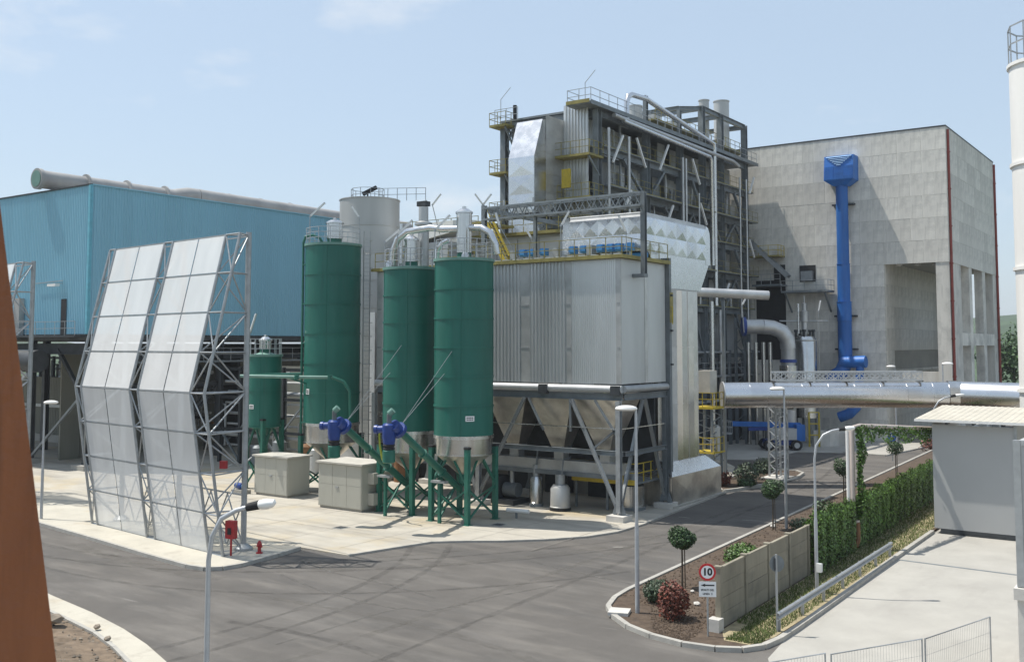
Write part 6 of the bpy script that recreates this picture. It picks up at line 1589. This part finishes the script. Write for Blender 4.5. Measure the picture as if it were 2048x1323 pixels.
for a,b in zip(wz[:-1],wz[1:]):
    MB().lathe(-8.1,67.85,[(2.3,a+.02),(2.3,b-.2)],40,cap=False).build('shell_course','whitesilo',ws,smooth=1)
    MB().lathe(-8.1,67.85,[(2.3,b-.2),(2.42,b-.2),(2.42,b),(2.3,b)],40,cap=False).build('band','whitesilo',ws,smooth=1)
MB().lathe(-8.1,67.85,[(2.3,27.1),(.001,27.2)],40,cap=False).build('roof','whitesilo',ws)
rl = MB(); railing(rl,[(-8.1+2.3*math.cos(t),67.85+2.3*math.sin(t),27.1) for t in [2*math.pi*i/12 for i in range(13)]],2.3,1.2,.035,(1.2,)); rl.build('railing','galv',ws)
MB().lathe(-6.9,67.2,[(.6,27.1),(.6,28.9)],16).build('roof_vent','pipepaint',ws,smooth=1)
# dark strip standing in for a pipe's shadow across the yard
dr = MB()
dr.extr([(-12.85,49.3,.005),(-4,48.85,.005),(-4,49.05,.005),(-12.85,49.5,.005)],(0,0,.006)); dr.build('yard_shadow_strip','steel',kind='structure')
# mesh fence panels
for (p,q,lab) in (((-9.05,26.7),(-8.85,26.8),None),((-10.4,24.4),(-8.98,26.9),'fence panel lowest at the bottom edge of picture'),((-8.82,26.9),(-7.22,29.75),'middle mesh fence panel in the yard foreground'),((-7.15,29.8),(-6.12,33.3),'mesh fence panel ending near grey building')):
    if not lab: continue
    fe = thing('fence_panel',lab,'fence',(p[0],p[1],0),'mesh fence panels')
    a,b = Vector((*p,0)),Vector((*q,0)); h_ = Vector((0,0,1.9))
    MB().tube([a,a+h_,b+h_,b],.022,8).build('frame','galv',fe,smooth=1)
    MB().tube([a+Vector((0,0,.15)),b+Vector((0,0,.15))],.018,6).build('bottom_rail','galv',fe,smooth=1)
    wr = MB(); n_ = int((b-a).length/.1)
    for k in range(1,n_): 
        c_ = a+(b-a)*k/n_; wr.bar(c_+Vector((0,0,.15)),c_+h_,.005)
    for z in (.55,1.0,1.45): wr.bar(a+Vector((0,0,z)),b+Vector((0,0,z)),.006)
    wr.build('wires','galv',fe)
    for c_ in (a,b): MB().cbox(c_,(.6,.22,.12),.5).build('foot_block','block',fe)
# brown timber brace close to the camera
tb = thing('timber_brace','reddish brown leaning timber post close up at left edge','post',(-1.1,2.0,0))
e0,e1 = Vector((-2.19,1.14,10.29)),Vector((-2.07,1.23,9.32)); dv = (e1-e0).normalized()
lf_ = Vector((-.815,-.579,0)); bkv = Vector((-.887,.462,0))
top_ = e0-dv*1.0; t0 = -(e0.z)/dv.z; bot = e0+dv*t0
MB().extr([bot,bot+bkv*.16,bot+lf_*.26+bkv*.16,bot+lf_*.26],top_-bot).build('shaft','wood',tb)
MB().cbox(bot+lf_*.13-Vector((0,0,.0)),(.5,.5,.15),R(35)).build('base_plate','darksteel',tb)

# ------------------------------------------------------------ trees far behind
def tree(label, x, y, h, r, n, sz, mt='leaf_far'):
    th = thing('tree',label,'tree',(x,y,0),'trees beyond the plant')
    t_ = MB().tube([(x,y,-.05),(x+.1,y,h*.35),(x-.1,y,h*.75)],[.3,.22,.08],8)
    for k in range(6):
        a = k*1.05; t_.tube([(x,y,h*.3+k*.5),(x+math.cos(a)*r*.6,y+math.sin(a)*r*.6,h*.55+k*.4)],[.12,.03],6)
    t_.build('trunk','bark',th,smooth=1)
    m_ = MB()
    for k in range(7):
        a = random.uniform(0,6.28); q = random.uniform(.1,.6)*r
        leaves(m_,n//7,(x+math.cos(a)*q,y+math.sin(a)*q,h*random.uniform(.4,.78)),(r*.62,r*.62,h*.24),sz,.3,.2)
    m_.build('crown',mt,th)
for i,(x,y,h,r_,lab) in enumerate((
 (-18.5,150,12,5,'tall tree right behind bunker corner'),(-14,158,10,5,'rounded tree beside the bunker at right'),(-21,165,13,6,'leafy tree seen through bunker columns'),
 (-10,146,7,4,'low bushy tree above the shed roof'),(-16.5,140,6,3.4,'small tree at foot of bunker right side'),(-24,185,15,7,'large tree rising behind the smaller ones'),
 (-12,178,13,6,'tree at right edge behind the white silo'),(-4,165,12,6,'tree partly behind the white silo'),(-30,190,13,6,'tree glimpsed between bunker columns'))):
    tree(lab,x,y,h,r_,2100,.32,'leaf_light' if i in (3,4) else 'leaf_far')
# ------------------------------------------------------------ summer haze in the air
hm = bpy.data.materials.new('haze'); hm.use_nodes = True; t = hm.node_tree; t.nodes.clear()
ho = t.nodes.new('ShaderNodeOutputMaterial'); pv_ = t.nodes.new('ShaderNodeVolumePrincipled')
pv_.inputs['Color'].default_value = (.90,.94,1,1); pv_.inputs['Density'].default_value = .00022; pv_.inputs['Anisotropy'].default_value = .2
t.links.new(pv_.outputs[0], ho.inputs['Volume'])
MB().box(-1500,1500,-1200,1700,-2,70).build('haze',hm,kind='stuff')
